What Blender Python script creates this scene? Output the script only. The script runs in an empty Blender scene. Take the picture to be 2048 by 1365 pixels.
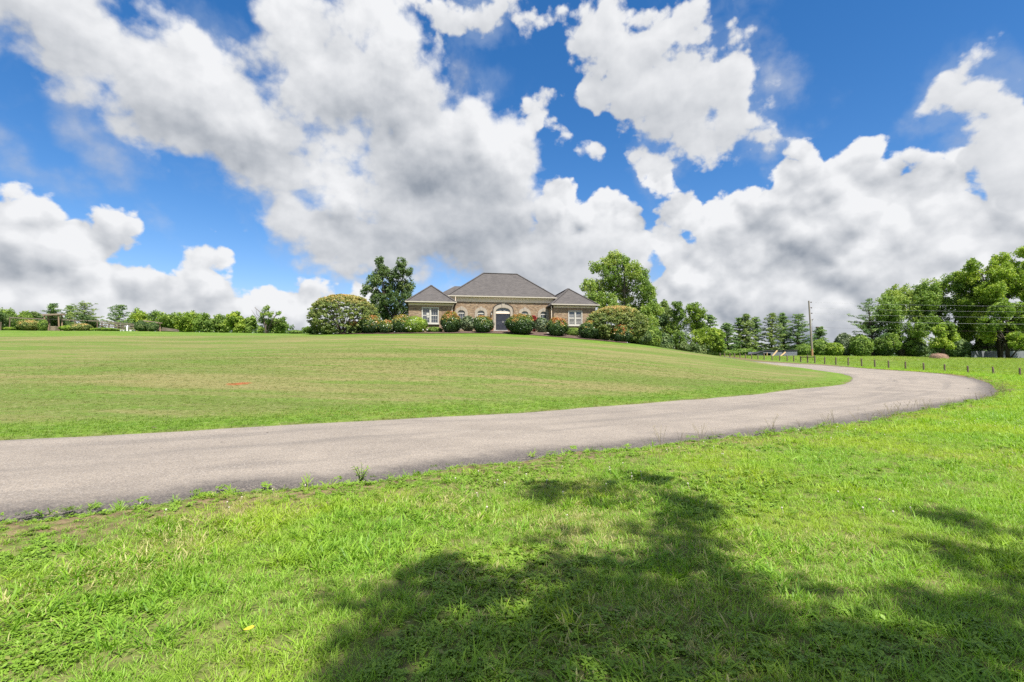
import bpy, bmesh, math, random
import numpy as np
from mathutils import Vector, Matrix
R = math.radians
random.seed(7)
rng = np.random.default_rng(11)
scene = bpy.context.scene
COL = scene.collection

# ------------------------------------------------------------------ camera
CAM_Z = 1.3
PITCH = R(2.6)
cd = bpy.data.cameras.new('camera'); cam = bpy.data.objects.new('camera', cd); COL.objects.link(cam)
cam.location = (0, 0, CAM_Z); cam.rotation_euler = (R(90) + PITCH, 0, 0)
cd.sensor_width = 36; cd.lens = 17.578; cd.clip_start = .05; cd.clip_end = 6000
scene.camera = cam
cp, sp = math.cos(PITCH), math.sin(PITCH)

def ray(x, y):
    """direction of the photograph's pixel (2048 wide) in world space"""
    u, v = (x - 1024) / 1000, (682.5 - y) / 1000
    return (u, cp - v * sp, sp + v * cp)

def at(x, y, D):
    """the point on that line of sight at world depth Y = D"""
    d = ray(x, y); t = D / d[1]
    return Vector((d[0] * t, D, CAM_Z + d[2] * t))

# ------------------------------------------------------------------ light
SUN_EL, SUN_AZ = R(60), R(152)           # azimuth from +Y towards +X: behind the camera, to its right
SUN = Vector((math.sin(SUN_AZ) * math.cos(SUN_EL), math.cos(SUN_AZ) * math.cos(SUN_EL), math.sin(SUN_EL)))
sl = bpy.data.lights.new('sun', 'SUN'); sl.energy = 4.8; sl.angle = R(.53); sl.color = (1, .95, .87)
so = bpy.data.objects.new('sun', sl); COL.objects.link(so); so.location = SUN * 60
so.rotation_euler = SUN.to_track_quat('Z', 'Y').to_euler()
scene.view_settings.view_transform = 'Standard'; scene.view_settings.look = 'None'
scene.view_settings.gamma = 1; scene.view_settings.use_curve_mapping = False
scene.view_settings.exposure = 1.0
scene.cycles.max_bounces = 8; scene.cycles.diffuse_bounces = 3; scene.cycles.glossy_bounces = 2
scene.cycles.transmission_bounces = 4; scene.cycles.transparent_max_bounces = 8
scene.cycles.use_denoising = False

class NT:
    """short hand for node trees"""
    def __init__(s, tree): s.t = tree; s.n = tree.nodes; s.l = tree.links
    def set(s, sock, v):
        if isinstance(v, bpy.types.NodeSocket): s.l.new(v, sock)
        elif v is not None: sock.default_value = v
    def math(s, op, a, b=None, c=None, clamp=False):
        n = s.n.new('ShaderNodeMath'); n.operation = op; n.use_clamp = clamp
        for k, v in enumerate((a, b, c)): s.set(n.inputs[k], v)
        return n.outputs[0]
    def vec(s, op, a, b=None, out=0):
        n = s.n.new('ShaderNodeVectorMath'); n.operation = op
        s.set(n.inputs[0], a)
        if b is not None: s.set(n.inputs[3 if op == 'SCALE' else 1], b)
        return n.outputs['Value' if op in ('LENGTH', 'DOT_PRODUCT', 'DISTANCE') else 0]
    def noise(s, v, scale, detail=4, rough=.55, lac=2, dist=0, color=False, typ='FBM', dim='3D'):
        n = s.n.new('ShaderNodeTexNoise'); n.noise_type = typ; n.noise_dimensions = dim
        if v is not None: s.l.new(v, n.inputs['Vector'])
        n.inputs['Scale'].default_value = scale; n.inputs['Detail'].default_value = detail
        n.inputs['Roughness'].default_value = rough; n.inputs['Lacunarity'].default_value = lac
        n.inputs['Distortion'].default_value = dist
        return n.outputs['Color' if color else 0]
    def voro(s, v, scale, detail=0, rough=.5, feat='F1', out='Distance', smooth=.3, dim='3D'):
        n = s.n.new('ShaderNodeTexVoronoi'); n.feature = feat; n.voronoi_dimensions = dim
        s.l.new(v, n.inputs['Vector']); n.inputs['Scale'].default_value = scale
        if 'Detail' in n.inputs:
            n.inputs['Detail'].default_value = detail; n.inputs['Roughness'].default_value = rough
        if feat == 'SMOOTH_F1': n.inputs['Smoothness'].default_value = smooth
        return n.outputs[out]
    def ramp(s, v, lo, hi, a=0, b=1, typ='SMOOTHSTEP'):
        n = s.n.new('ShaderNodeMapRange'); n.interpolation_type = typ
        s.set(n.inputs[0], v)
        for k, q in zip((1, 2, 3, 4), (lo, hi, a, b)): s.set(n.inputs[k], q)
        return n.outputs[0]
    def mix(s, f, a, b, blend='MIX'):
        n = s.n.new('ShaderNodeMix'); n.data_type = 'RGBA'; n.blend_type = blend
        s.set(n.inputs[0], f)
        for k, q in ((6, a), (7, b)):
            if isinstance(q, (tuple, list)): q = (*q[:3], 1)
            s.set(n.inputs[k], q)
        return n.outputs[2]
    def mapping(s, v, loc=(0, 0, 0), rot=(0, 0, 0), sc=(1, 1, 1), typ='POINT'):
        n = s.n.new('ShaderNodeMapping'); n.vector_type = typ; s.l.new(v, n.inputs[0])
        if typ == 'POINT' or typ == 'TEXTURE': n.inputs[1].default_value = loc
        n.inputs[2].default_value = rot; n.inputs[3].default_value = sc
        return n.outputs[0]
# ------------------------------------------------------------------ sky: Nishita with broken cumulus
world = bpy.data.worlds.new('World'); scene.world = world; world.use_nodes = True
world.cycles.sampling_method = 'MANUAL'; world.cycles.sample_map_resolution = 256
W = NT(world.node_tree); W.n.clear()
wo = W.n.new('ShaderNodeOutputWorld'); bg = W.n.new('ShaderNodeBackground'); W.l.new(bg.outputs[0], wo.inputs[0])
bg.inputs[1].default_value = .1
sk = W.n.new('ShaderNodeTexSky'); sk.sky_type = 'NISHITA'; sk.sun_disc = False
sk.sun_elevation = SUN_EL; sk.sun_rotation = SUN_AZ; sk.altitude = 300; sk.air_density = 1.0; sk.dust_density = .6; sk.ozone_density = 2.5

def azel(x, y):
    d = Vector(ray(x, y)).normalized()
    return np.array((math.atan2(d[0], d[1]), math.asin(d[2])))

tc = W.n.new('ShaderNodeTexCoord'); dirv = tc.outputs['Generated']
sep = W.n.new('ShaderNodeSeparateXYZ'); W.l.new(dirv, sep.inputs[0])
az = W.math('ARCTAN2', sep.outputs[0], sep.outputs[1]); el = W.math('ARCSINE', sep.outputs[2])
cb = W.n.new('ShaderNodeCombineXYZ'); W.l.new(az, cb.inputs[0]); W.l.new(el, cb.inputs[1]); P = cb.outputs[0]
# ragged outlines: the layout is looked up through a turbulent warp
w1 = W.vec('SUBTRACT', W.noise(dirv, 5, 4, .55, color=True), (.5, .5, .5))
w2 = W.vec('SUBTRACT', W.noise(dirv, 19, 4, .6, color=True), (.5, .5, .5))
PW = W.vec('ADD', P, W.vec('ADD', W.vec('SCALE', w1, .10), W.vec('SCALE', w2, .045)))
PV = W.vec('ADD', P, W.vec('SCALE', w1, .07))

def field(coord, blobs, k=.05, amount=False):
    """smooth union of ellipses given on the photograph's sky (x, y, half axes, tilt[, amount])"""
    acc = None
    for i, b in enumerate(blobs):
        if i and i % 5 == 0:                       # keeps the evaluation in order (shader stack)
            cx = W.n.new('ShaderNodeCombineXYZ'); W.l.new(W.math('MULTIPLY', acc, 1e-7), cx.inputs[2])
            coord = W.vec('ADD', coord, cx.outputs[0])
        x, y, a, c, ang = b[:5]
        t = R(ang); e1 = (math.cos(t) * a, -math.sin(t) * a); e2 = (math.sin(t) * c, math.cos(t) * c)
        p0 = azel(x, y)
        M = np.array([(azel(x + e1[0] * .5, y + e1[1] * .5) - azel(x - e1[0] * .5, y - e1[1] * .5)),
                      (azel(x + e2[0] * .5, y + e2[1] * .5) - azel(x - e2[0] * .5, y - e2[1] * .5))]).T
        U, S, V = np.linalg.svd(M)
        if np.linalg.det(U) < 0: U[:, 1] *= -1
        q = W.mapping(coord, (p0[0], p0[1], 0), (0, 0, math.atan2(U[1, 0], U[0, 0])), (S[0], S[1], 1), 'TEXTURE')
        ln = W.vec('LENGTH', q)
        if amount:
            f = W.ramp(ln, 1.25, .2, 0, b[5])
            acc = f if acc is None else W.math('ADD', acc, f)
        else:
            f = W.math('MULTIPLY_ADD', ln, -S[1], S[1])
            acc = f if acc is None else W.math('SMOOTH_MAX', acc, f, k)
    return acc

LOW = [(40,475,125,95,0),(150,520,100,85,0),(222,455,36,42,0),(100,600,330,110,0),(385,555,62,58,0),(410,520,22,32,0),(330,610,150,85,0),(520,640,190,66,0),
       (632,612,52,48,0),(700,622,80,50,0),(800,660,190,45,0),
       (1210,460,78,72,0),(1245,540,66,110,0),(1120,450,60,80,0),(1150,600,150,60,0),
       (1318,370,34,28,0),(1375,420,62,38,-25),(1480,450,110,70,0),(1610,365,66,78,0),(1700,365,85,82,0),(1800,400,80,80,0),(1885,375,80,88,0),
       (1700,490,360,125,0),(1345,495,48,46,0),(1400,580,100,100,0),(1700,610,430,120,0),(2060,420,90,115,0),(1024,705,1500,62,0)]
HIGH = [(50,15,240,95,-14),(190,95,190,105,-27),(360,185,200,115,-27),(500,275,140,105,-32),(560,350,110,50,-12),
        (610,55,78,75,0),(710,30,95,85,0),(775,75,72,76,0),(700,170,140,120,-35),(800,220,85,110,-20),(850,330,170,120,-25),
        (960,275,52,70,0),(1020,330,76,90,0),(930,440,200,125,0),(1090,520,190,85,0),(690,290,90,60,-30),(630,325,80,55,-30),(705,262,70,46,0),(690,388,90,44,-20),(650,455,150,58,-16),(800,500,190,55,-8),(1180,560,100,60,0)]
UPR = [(955,12,95,36,-10),(1060,35,55,26,-10),(1225,85,95,92,-20),(1340,55,95,70,0),(1330,180,165,100,-32),(1460,235,90,68,-25),(1195,150,52,70,0),
       (1105,235,34,38,-45),(1165,275,54,24,-35),(1195,305,40,34,0),(1310,310,36,34,0),(1430,285,100,42,10),
       (1895,195,42,24,25),(1975,175,85,48,20),(2030,225,62,85,0),(2070,310,64,70,0)]
WISP = [(165,255,48,40,-40),(195,290,75,30,-45),(300,415,85,20,-42),(10,275,50,24,-20),(70,345,90,30,-25),(1315,345,30,30,0),(1562,170,9,18,20),(1588,205,12,26,10),(915,175,12,22,-20),(1545,300,70,26,10),(1930,285,40,14,-20)]
# cloud thickness to the eye: + bright sunlit heads, - grey bases
TONE = [(80,60,330,110,-25,-0.122),(545,315,120,45,-15,-0.296),(430,260,170,50,-28,-0.122),(890,390,190,90,-22,-0.348),(760,220,110,60,-35,-0.191),(1080,500,190,60,-5,-0.278),(700,470,170,50,-14,-0.261),
        (910,540,200,40,-5,-0.122),(640,350,60,70,-60,0.174),(700,400,80,40,-20,0.139),(580,110,80,90,0,0.087),(770,50,100,80,0,0.104),(1015,300,70,60,0,0.087),
        (1580,485,180,50,0,-0.226),(1560,430,130,40,10,-0.043),(1900,410,170,40,0,-0.139),(1480,610,240,50,0,-0.122),(1720,575,300,30,0,-0.104),(1700,645,380,36,0,-0.226),(1730,500,60,26,20,0.174),(1470,540,90,22,0,0.122),
        (1690,545,130,20,5,0.104),(1190,565,140,50,0,-0.157),(1000,560,120,40,0,-0.139),
        (90,515,140,30,-12,-0.157),(60,600,180,40,0,-0.191),(250,575,130,28,-15,-0.113),(400,620,170,26,0,-0.131),(560,640,120,30,0,-0.113),(60,430,120,40,0,0.087),(1260,230,110,80,-20,-0.087),(960,30,110,30,-10,-0.087)]

q = W.vec('MULTIPLY', W.vec('ADD', P, W.vec('SCALE', w2, .012)), (1, 1.25, 1))
up = (.006, .018, 0)
def billow(coord, scale):
    v = W.math('SUBTRACT', .55, W.voro(coord, scale, 2.4, .5, 'F1', dim='2D'))
    f = W.math('SUBTRACT', W.noise(coord, scale * .8, 6, .58, dim='2D'), .5)
    return W.math('MULTIPLY_ADD', v, .55, W.math('MULTIPLY', f, .9))
bl = billow(q, 15.0); bl_up = billow(W.vec('ADD', q, up), 15.0)
sf = W.math('SUBTRACT', W.noise(q, 5, 7, .56, dim='2D'), .5); sf_up = W.math('SUBTRACT', W.noise(W.vec('ADD', q, (.02, .05, 0)), 5, 5, .56, dim='2D'), .5)

LIT = (.022, .046, 0)                              # towards the sun's side of a cloud
dl_up = field(W.vec('ADD', PV, LIT), LOW, .012); dh_up = field(W.vec('ADD', PW, LIT), HIGH, .025); du_up = field(W.vec('ADD', PW, LIT), UPR, .015)
dl = field(PV, LOW, .012); dh = field(PW, HIGH, .025); du = field(PW, UPR, .015); dw = field(PW, WISP, .01)
tone = field(W.vec('ADD', P, W.vec('ADD', W.vec('SCALE', w1, .14), W.vec('SCALE', w2, .03))), TONE, amount=True)
# outside the photograph's frame the same broken cover goes on
oth = W.math('MULTIPLY_ADD', W.noise(dirv, 2.2, 3, .5), .6, -.285)
out = W.math('MAXIMUM', W.ramp(W.math('ABSOLUTE', az), .80, 1.0), W.ramp(el, .66, .85))
oth = W.math('MULTIPLY_ADD', W.math('SUBTRACT', 1, out), -.5, oth)

Dl = W.math('ADD', W.math('MULTIPLY_ADD', bl, .06, dl), .014); Dh = W.math('ADD', W.math('MULTIPLY_ADD', sf, .11, dh), W.math('MULTIPLY_ADD', bl, .055, .014))
Du = W.math('ADD', W.math('MULTIPLY_ADD', sf, .09, du), W.math('MULTIPLY_ADD', bl, .075, .014)); Do = W.math('MULTIPLY_ADD', sf, .15, oth)
Dw = W.math('ADD', W.math('MULTIPLY_ADD', sf, .16, dw), W.math('MULTIPLY', bl, .05))
ml = W.ramp(Dl, .0, .011); mh = W.ramp(Dh, -.010, .030); mu = W.ramp(Du, -.004, .018); mo = W.ramp(Do, -.01, .06); mw = W.math('MULTIPLY', W.ramp(Dw, -.03, .07), .72)
# light on the cloud: relief facing the sun, thin edges bright, thick parts grey
b2 = W.math('SUBTRACT', .5, W.voro(PV, 10.5, 1.5, .5, 'F1', dim='2D')); b2_up = W.math('SUBTRACT', .5, W.voro(W.vec('ADD', PV, (.008, .026, 0)), 10.5, 1.5, .5, 'F1', dim='2D'))
def relief(D, U, gain): return W.math('MULTIPLY', W.math('SUBTRACT', D, U), gain)
fine_ = W.math('SUBTRACT', bl, bl_up)
rel_l = W.math('ADD', W.math('MULTIPLY_ADD', fine_, .55, W.math('MULTIPLY', W.math('SUBTRACT', b2, b2_up), .6)), relief(dl, dl_up, 4.6))
rel_h = W.math('ADD', W.math('MULTIPLY_ADD', fine_, .30, W.math('MULTIPLY', W.math('SUBTRACT', sf, sf_up), .8)), relief(dh, dh_up, 4.6))
rel_u = W.math('ADD', W.math('MULTIPLY_ADD', fine_, .32, W.math('MULTIPLY', W.math('SUBTRACT', sf, sf_up), .5)), relief(du, du_up, 3.0))
def shade(D, rel, base, depth, far):
    b = W.math('ADD', base, rel)
    b = W.math('SUBTRACT', b, W.ramp(D, .01, far, 0, depth))
    return W.math('ADD', b, tone, clamp=True)
sl_ = shade(Dl, rel_l, .76, .10, .11); sh_ = shade(Dh, rel_h, .74, .12, .14); su_ = shade(Du, rel_u, .75, .16, .10); so_ = shade(Do, rel_h, .9, .3, .2)
K = 1.0
GREY = (1.12 * K, 1.33 * K, 1.65 * K); WHITE = (4.5 * K, 4.55 * K, 4.65 * K)
def tint(s): return W.mix(s, GREY, WHITE)
hs = W.n.new('ShaderNodeHueSaturation'); hs.inputs['Hue'].default_value = .5; hs.inputs['Saturation'].default_value = 1.36; hs.inputs['Value'].default_value = .85
W.l.new(sk.outputs[0], hs.inputs['Color'])
c = W.mix(W.ramp(el, -.02, .16, .85, 0), W.mix(1, hs.outputs[0], (1.12, .96, 1.0), 'MULTIPLY'), (2.3, 2.75, 3.35))
veil = W.math('MULTIPLY', W.math('MAXIMUM', W.ramp(W.math('ADD', Dh, W.math('MULTIPLY', sf_up, .10)), -.085, .0), W.ramp(W.math('ADD', Du, W.math('MULTIPLY', sf_up, .10)), -.055, .0)), W.ramp(W.noise(PW, 4, 5, .6, dim='2D'), .46, .70, .0, .42))
c = W.mix(veil, c, (2.1, 2.6, 3.5))
c = W.mix(mo, c, tint(so_)); c = W.mix(mw, c, tint(W.math('MULTIPLY', su_, .8)))
c = W.mix(ml, c, tint(sl_)); c = W.mix(mu, c, tint(su_)); c = W.mix(mh, c, tint(sh_))
W.l.new(c, bg.inputs[0])
# ------------------------------------------------------------------ helpers
def tag(o, label=None, cat=None, group=None, kind=None):
    for k, v in (('label', label), ('category', cat), ('group', group), ('kind', kind)):
        if v: o[k] = v
    return o

def empty(name, loc=(0, 0, 0), rz=0):
    o = bpy.data.objects.new(name, None); COL.objects.link(o)
    o.location = loc; o.rotation_euler = (0, 0, rz); o.empty_display_size = .3
    return o

def link(name, me, m=None, parent=None):
    o = bpy.data.objects.new(name, me); COL.objects.link(o)
    if m is not None:
        me.materials.clear()
        for x in (m if isinstance(m, (list, tuple)) else [m]): me.materials.append(x)
    if parent is not None: o.parent = parent
    return o

def mesh_np(name, V, F, smooth=False):
    """V (n,3), F (m,k) arrays, all faces with k corners"""
    V = np.asarray(V, dtype=np.float32); F = np.asarray(F, dtype=np.int32)
    me = bpy.data.meshes.new(name)
    me.vertices.add(len(V)); me.vertices.foreach_set('co', V.ravel())
    k = F.shape[1]
    me.loops.add(F.size); me.loops.foreach_set('vertex_index', F.ravel())
    me.polygons.add(len(F)); me.polygons.foreach_set('loop_start', np.arange(0, F.size, k, dtype=np.int32))
    me.polygons.foreach_set('loop_total', np.full(len(F), k, dtype=np.int32))
    if smooth: me.polygons.foreach_set('use_smooth', np.ones(len(F), dtype=bool))
    me.update(calc_edges=True); me.validate()
    return me

def attr(me, name, data, dom='POINT'):
    data = np.asarray(data, dtype=np.float32)
    if data.ndim == 1:
        a = me.attributes.new(name, 'FLOAT', dom); a.data.foreach_set('value', data)
    else:
        a = me.attributes.new(name, 'FLOAT_VECTOR', dom); a.data.foreach_set('vector', data.ravel())

class MB:
    """collects boxes, tubes and prisms, links them as ONE mesh object"""
    def __init__(s): s.v = []; s.f = []
    def add(s, vs, fs):
        b = len(s.v); s.v += [tuple(v) for v in vs]; s.f += [tuple(i + b for i in f) for f in fs]
        return s
    def box(s, a, b):
        (x0, y0, z0), (x1, y1, z1) = a, b
        return s.add([(x0,y0,z0),(x1,y0,z0),(x1,y1,z0),(x0,y1,z0),(x0,y0,z1),(x1,y0,z1),(x1,y1,z1),(x0,y1,z1)],
                     [(0,3,2,1),(4,5,6,7),(0,1,5,4),(1,2,6,5),(2,3,7,6),(3,0,4,7)])
    def beam(s, p, q, w, h, up=(0, 0, 1)):
        """bar from p to q, w wide and h high"""
        p, q = Vector(p), Vector(q); d = (q - p).normalized(); u = Vector(up)
        if abs(d.dot(u)) > .98: u = Vector((0, 1, 0))
        sx = d.cross(u).normalized(); sz = sx.cross(d).normalized()
        vs = [e + sx * (i * w / 2) + sz * (j * h / 2) for e in (p, q) for i, j in ((-1,-1),(1,-1),(1,1),(-1,1))]
        return s.add(vs, [(0,1,2,3),(7,6,5,4),(0,4,5,1),(1,5,6,2),(2,6,7,3),(3,7,4,0)])
    def tube(s, pts, radii, n=8, cap=True):
        pts = [Vector(p) for p in pts]
        if not isinstance(radii, (list, tuple)): radii = [radii] * len(pts)
        rings = []
        for i, p in enumerate(pts):
            d = (pts[min(i + 1, len(pts) - 1)] - pts[max(i - 1, 0)])
            d = d.normalized() if d.length > 1e-9 else Vector((0, 0, 1))
            u = Vector((1, 0, 0)) if abs(d.x) < .8 else Vector((0, 1, 0))
            a = d.cross(u).normalized(); b = d.cross(a)
            rings.append([p + (a * math.cos(2 * math.pi * k / n) + b * math.sin(2 * math.pi * k / n)) * radii[i] for k in range(n)])
        vs = [v for r in rings for v in r]; fs = []
        for i in range(len(pts) - 1):
            for k in range(n): fs.append((i*n+k, i*n+(k+1) % n, (i+1)*n+(k+1) % n, (i+1)*n+k))
        if cap: fs += [tuple(range(n)), tuple(reversed(range((len(pts)-1)*n, len(pts)*n)))]
        return s.add(vs, fs)
    def prism(s, poly, y0, y1):
        """poly in x,z extruded along y"""
        n = len(poly)
        vs = [(x, y0, z) for x, z in poly] + [(x, y1, z) for x, z in poly]
        fs = [tuple(range(n)), tuple(reversed(range(n, 2 * n)))] + [(i, i + n, (i + 1) % n + n, (i + 1) % n) for i in range(n)]
        return s.add(vs, fs)
    def strip(s, inner, outer, y0, y1):
        """ribbon between two x,z polylines, extruded along y"""
        n = len(inner)
        vs = [(x, y0, z) for x, z in inner] + [(x, y0, z) for x, z in outer] + [(x, y1, z) for x, z in inner] + [(x, y1, z) for x, z in outer]
        fs = []
        for i in range(n - 1):
            fs += [(i, i+1, n+i+1, n+i), (2*n+i, 3*n+i, 3*n+i+1, 2*n+i+1), (i, 2*n+i, 2*n+i+1, i+1), (n+i, n+i+1, 3*n+i+1, 3*n+i)]
        fs += [(0, n, 3*n, 2*n), (n-1, 3*n-1, 4*n-1, 2*n-1)]
        return s.add(vs, fs)
    def mesh(s, name, smooth=False):
        me = bpy.data.meshes.new(name); me.from_pydata(s.v, [], s.f); me.update()
        bm = bmesh.new(); bm.from_mesh(me); bmesh.ops.recalc_face_normals(bm, faces=bm.faces); bm.to_mesh(me); bm.free()
        if smooth:
            for p in me.polygons: p.use_smooth = True
        return me
    def build(s, name, m, parent=None, smooth=False):
        return link(name, s.mesh(name, smooth), m, parent)

def bevel(o, w=.01, seg=1):
    md = o.modifiers.new('bevel', 'BEVEL'); md.width = w; md.segments = seg; md.limit_method = 'ANGLE'
    return o

def copy_tree(o, parent=None):
    c = o.copy(); COL.objects.link(c); c.parent = parent
    for ch in list(o.children): copy_tree(ch, c)
    return c

# numpy value noise for shapes (terrain, edges, crowns)
def vnoise2(x, y, seed=0):
    x = np.asarray(x, float); y = np.asarray(y, float)
    xi = np.floor(x).astype(np.int64); yi = np.floor(y).astype(np.int64); xf = x - xi; yf = y - yi
    def h(a, b):
        n = (a * 374761393 + b * 668265263 + seed * 1274126177) & 0x7fffffff
        n = ((n ^ (n >> 13)) * 1274126177) & 0x7fffffff
        return ((n ^ (n >> 16)) & 0xffff) / 65535.
    u = xf * xf * (3 - 2 * xf); v = yf * yf * (3 - 2 * yf)
    return (h(xi, yi) * (1-u) + h(xi+1, yi) * u) * (1-v) + (h(xi, yi+1) * (1-u) + h(xi+1, yi+1) * u) * v
def fbm2(x, y, seed=0, oct=4):
    s = 0; a = .5; t = 0
    for k in range(oct):
        s = s + a * vnoise2(np.asarray(x) * 2**k, np.asarray(y) * 2**k, seed + k * 17); t += a; a *= .5
    return s / t
def sstep(a, b, x):
    t = np.clip((np.asarray(x, float) - a) / (b - a), 0, 1); return t * t * (3 - 2 * t)

# ------------------------------------------------------------------ materials
def mat(name):
    m = bpy.data.materials.new(name); m.use_nodes = True; T = NT(m.node_tree); T.n.clear()
    out = T.n.new('ShaderNodeOutputMaterial'); T.out = out
    return m, T
def princ(T, col, rough=.8, spec=.3, **kw):
    b = T.n.new('ShaderNodeBsdfPrincipled')
    if isinstance(col, (tuple, list)): col = (*col[:3], 1)
    T.set(b.inputs['Base Color'], col); T.set(b.inputs['Roughness'], rough); b.inputs['Specular IOR Level'].default_value = spec
    for k, v in kw.items(): T.set(b.inputs[k], v)
    T.l.new(b.outputs[0], T.out.inputs[0]); return b
def bump(T, b, h, strength=.5, dist=.02):
    n = T.n.new('ShaderNodeBump'); n.inputs['Strength'].default_value = strength; n.inputs['Distance'].default_value = dist
    T.l.new(h, n.inputs['Height']); T.l.new(n.outputs[0], b.inputs['Normal'])
def wpos(T):
    return T.n.new('ShaderNodeNewGeometry').outputs['Position']
def opos(T):
    return T.n.new('ShaderNodeTexCoord').outputs['Object']
def attrib(T, name, typ='GEOMETRY', out='Fac'):
    a = T.n.new('ShaderNodeAttribute'); a.attribute_name = name; a.attribute_type = typ; return a.outputs[out]

def paint(name, col, rough=.6, var=.12, scale=3, spec=.3, bstr=0):
    """painted or plain surface with a little weathering of its own"""
    m, T = mat(name); p = opos(T)
    n = T.noise(p, scale, 5, .6)
    d = tuple(c * (1 - var) for c in col); l = tuple(min(1, c * (1 + var)) for c in col)
    b = princ(T, T.mix(T.ramp(n, .3, .7), d, l), rough, spec)
    if bstr: bump(T, b, T.noise(p, scale * 12, 4, .6), bstr, .01)
    return m
def wood(name, col, rough=.85, stretch=(14, 14, 1.2), var=.35):
    m, T = mat(name); p = T.mapping(opos(T), sc=stretch)
    n = T.noise(p, 2.5, 6, .65, dist=.6); k = T.noise(opos(T), 1.3, 3, .6)
    c = T.mix(T.ramp(n, .3, .72), tuple(x * (1 - var) for x in col), tuple(x * (1 + var * .7) for x in col))
    c = T.mix(T.ramp(k, .5, .8, 0, .4), c, tuple(sum(col) / 3 * q for q in (.9, .88, .85)))
    b = princ(T, c, rough, .2); bump(T, b, n, .5, .01); return m
def leafmat(name, cols, trans=.35, rough=.55, spec=.25, tip=None):
    """leaf faces: colour picked per leaf (attribute shade), part of the light passes through"""
    m, T = mat(name)
    s = attrib(T, 'shade'); g = T.n.new('ShaderNodeValToRGB'); T.l.new(s, g.inputs[0])
    e = g.color_ramp.elements
    while len(e) < len(cols): e.new(.5)
    for k, c in enumerate(cols): e[k].position = k / (len(cols) - 1); e[k].color = (*c, 1)
    c = g.outputs[0]
    b = T.n.new('ShaderNodeBsdfPrincipled'); T.l.new(c, b.inputs['Base Color']); b.inputs['Roughness'].default_value = rough; b.inputs['Specular IOR Level'].default_value = spec
    t = T.n.new('ShaderNodeBsdfTranslucent'); T.l.new(T.mix(1, c, (1.15, 1.25, .55), 'MULTIPLY'), t.inputs[0])
    x = T.n.new('ShaderNodeMixShader'); x.inputs[0].default_value = trans
    T.l.new(b.outputs[0], x.inputs[1]); T.l.new(t.outputs[0], x.inputs[2]); T.l.new(x.outputs[0], T.out.inputs[0])
    return m
# ------------------------------------------------------------------ terrain: one sheet through surveyed points
pts = []
for x, y, D in [  # driveway edges: photograph pixel and distance
    (1500,790,21),(1650,774,27.5),(1695,765,32),(1702,757,36),(1690,749,39),(1640,742,43),(1560,734,50),(1510,727,58),
    (1998,778,26),(1980,766,31),(1950,757,36),(1906,750,40),(1843,744,43),(1780,740,45.5),(1717,735,49),(1647,730,54),(1507,724,66),
    # fence line and paddock
    (2038,752,40.5),(1934,747,44),(1846,743,47.5),(1775,737.6,50.5),(1722,734,53),(1601,724,61),(1545,720,66),(1503,718,70),(1440,713,78),
    (1555,713,82),(1624,713,78),(1875,718,75),(2000,718,88),(1750,714,88),(2200,740,50),(2300,716,90),
    # lawn crest, shoulder of the hill
    (1024,668,54),(1024,662,60),(900,667.5,53.5),(960,667.5,54),(800,668,53),(700,669,53),(1100,674,53),(1160,679,52.5),(1210,683,52),(1255,686,51),
    (1185,682,51),(1290,692,50),(1400,707,48),(1520,725,49),(1345,699,49),(1460,716,48.5),
    (0,676,50),(200,674,50),(400,672,52),(600,670,54),(-200,678,50),(0,661,68),(100,662,68),(200,662,68),(300,663.5,68),(450,666,66),(570,668,62),(620,668.5,57),(-250,660,68)]:
    p = at(x, y, D); pts.append((p.x, p.y, p.z))
for X in (-45, -30, -16, -8, 0, 8, 16, 30, 45):
    for Y in (-40, -24, -12, -2): pts.append((X, Y, 0))
pts += [(-4.2,4.2,0),(0,6.8,0),(0,14.1,0),(-8.9,8.7,0),(4,9,0),(11,13.8,0),(15.3,17,0),(20.3,21,0),(5,17,0.02),(10,21,.02),(30,18,0),(40,24,0.05),(45,8,0),
        (0,33,2.05),(0,20,.66),(-25,26,1.35),(-14,20,.9),(12,36,1.35),(18,38,.85),(-24,38,2.6),(-45,40,3.0),(8,28,.85),(-40,22,1.0),
        (-8,66,5.25),(0,66,5.25),(8,62,5.0),(-8,78,5.3),(3,78,5.2),(10,78,4.4),(16,66,3.0),(19,60,2.55),(20,70,2.3),(24,74,2.1),(27,66,1.75),(30,90,2.5),(12,95,4.0),(22,110,3.0),
        (-25,70,5.4),(-40,90,6.0),(-80,90,6.3),(-110,80,6.2),(-60,120,6.2),(-20,110,5.5),(-15,90,5.4),(60,110,2.7),(110,100,2.7),(40,130,2.8),(-90,50,4.3),(-100,20,1.5),(-100,-20,.3),(100,40,.6),(100,-20,0),(-10,140,5),(110,140,2.8),(-110,140,6.2)]
pts = np.array(pts)
def K(r): return r
PX, PY, PZ = pts.T; n = len(pts)
d = np.hypot(PX[:, None] - PX, PY[:, None] - PY)
def kern(r): return np.sqrt(r * r + 9.0)          # multiquadric: soft through every point
A = np.zeros((n + 3, n + 3)); A[:n, :n] = kern(d) - np.eye(n) * .9
A[:n, n] = 1; A[:n, n+1] = PX; A[:n, n+2] = PY; A[n:, :n] = A[:n, n:].T
cf = np.linalg.solve(A, np.concatenate([PZ, [0, 0, 0]]))
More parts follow.
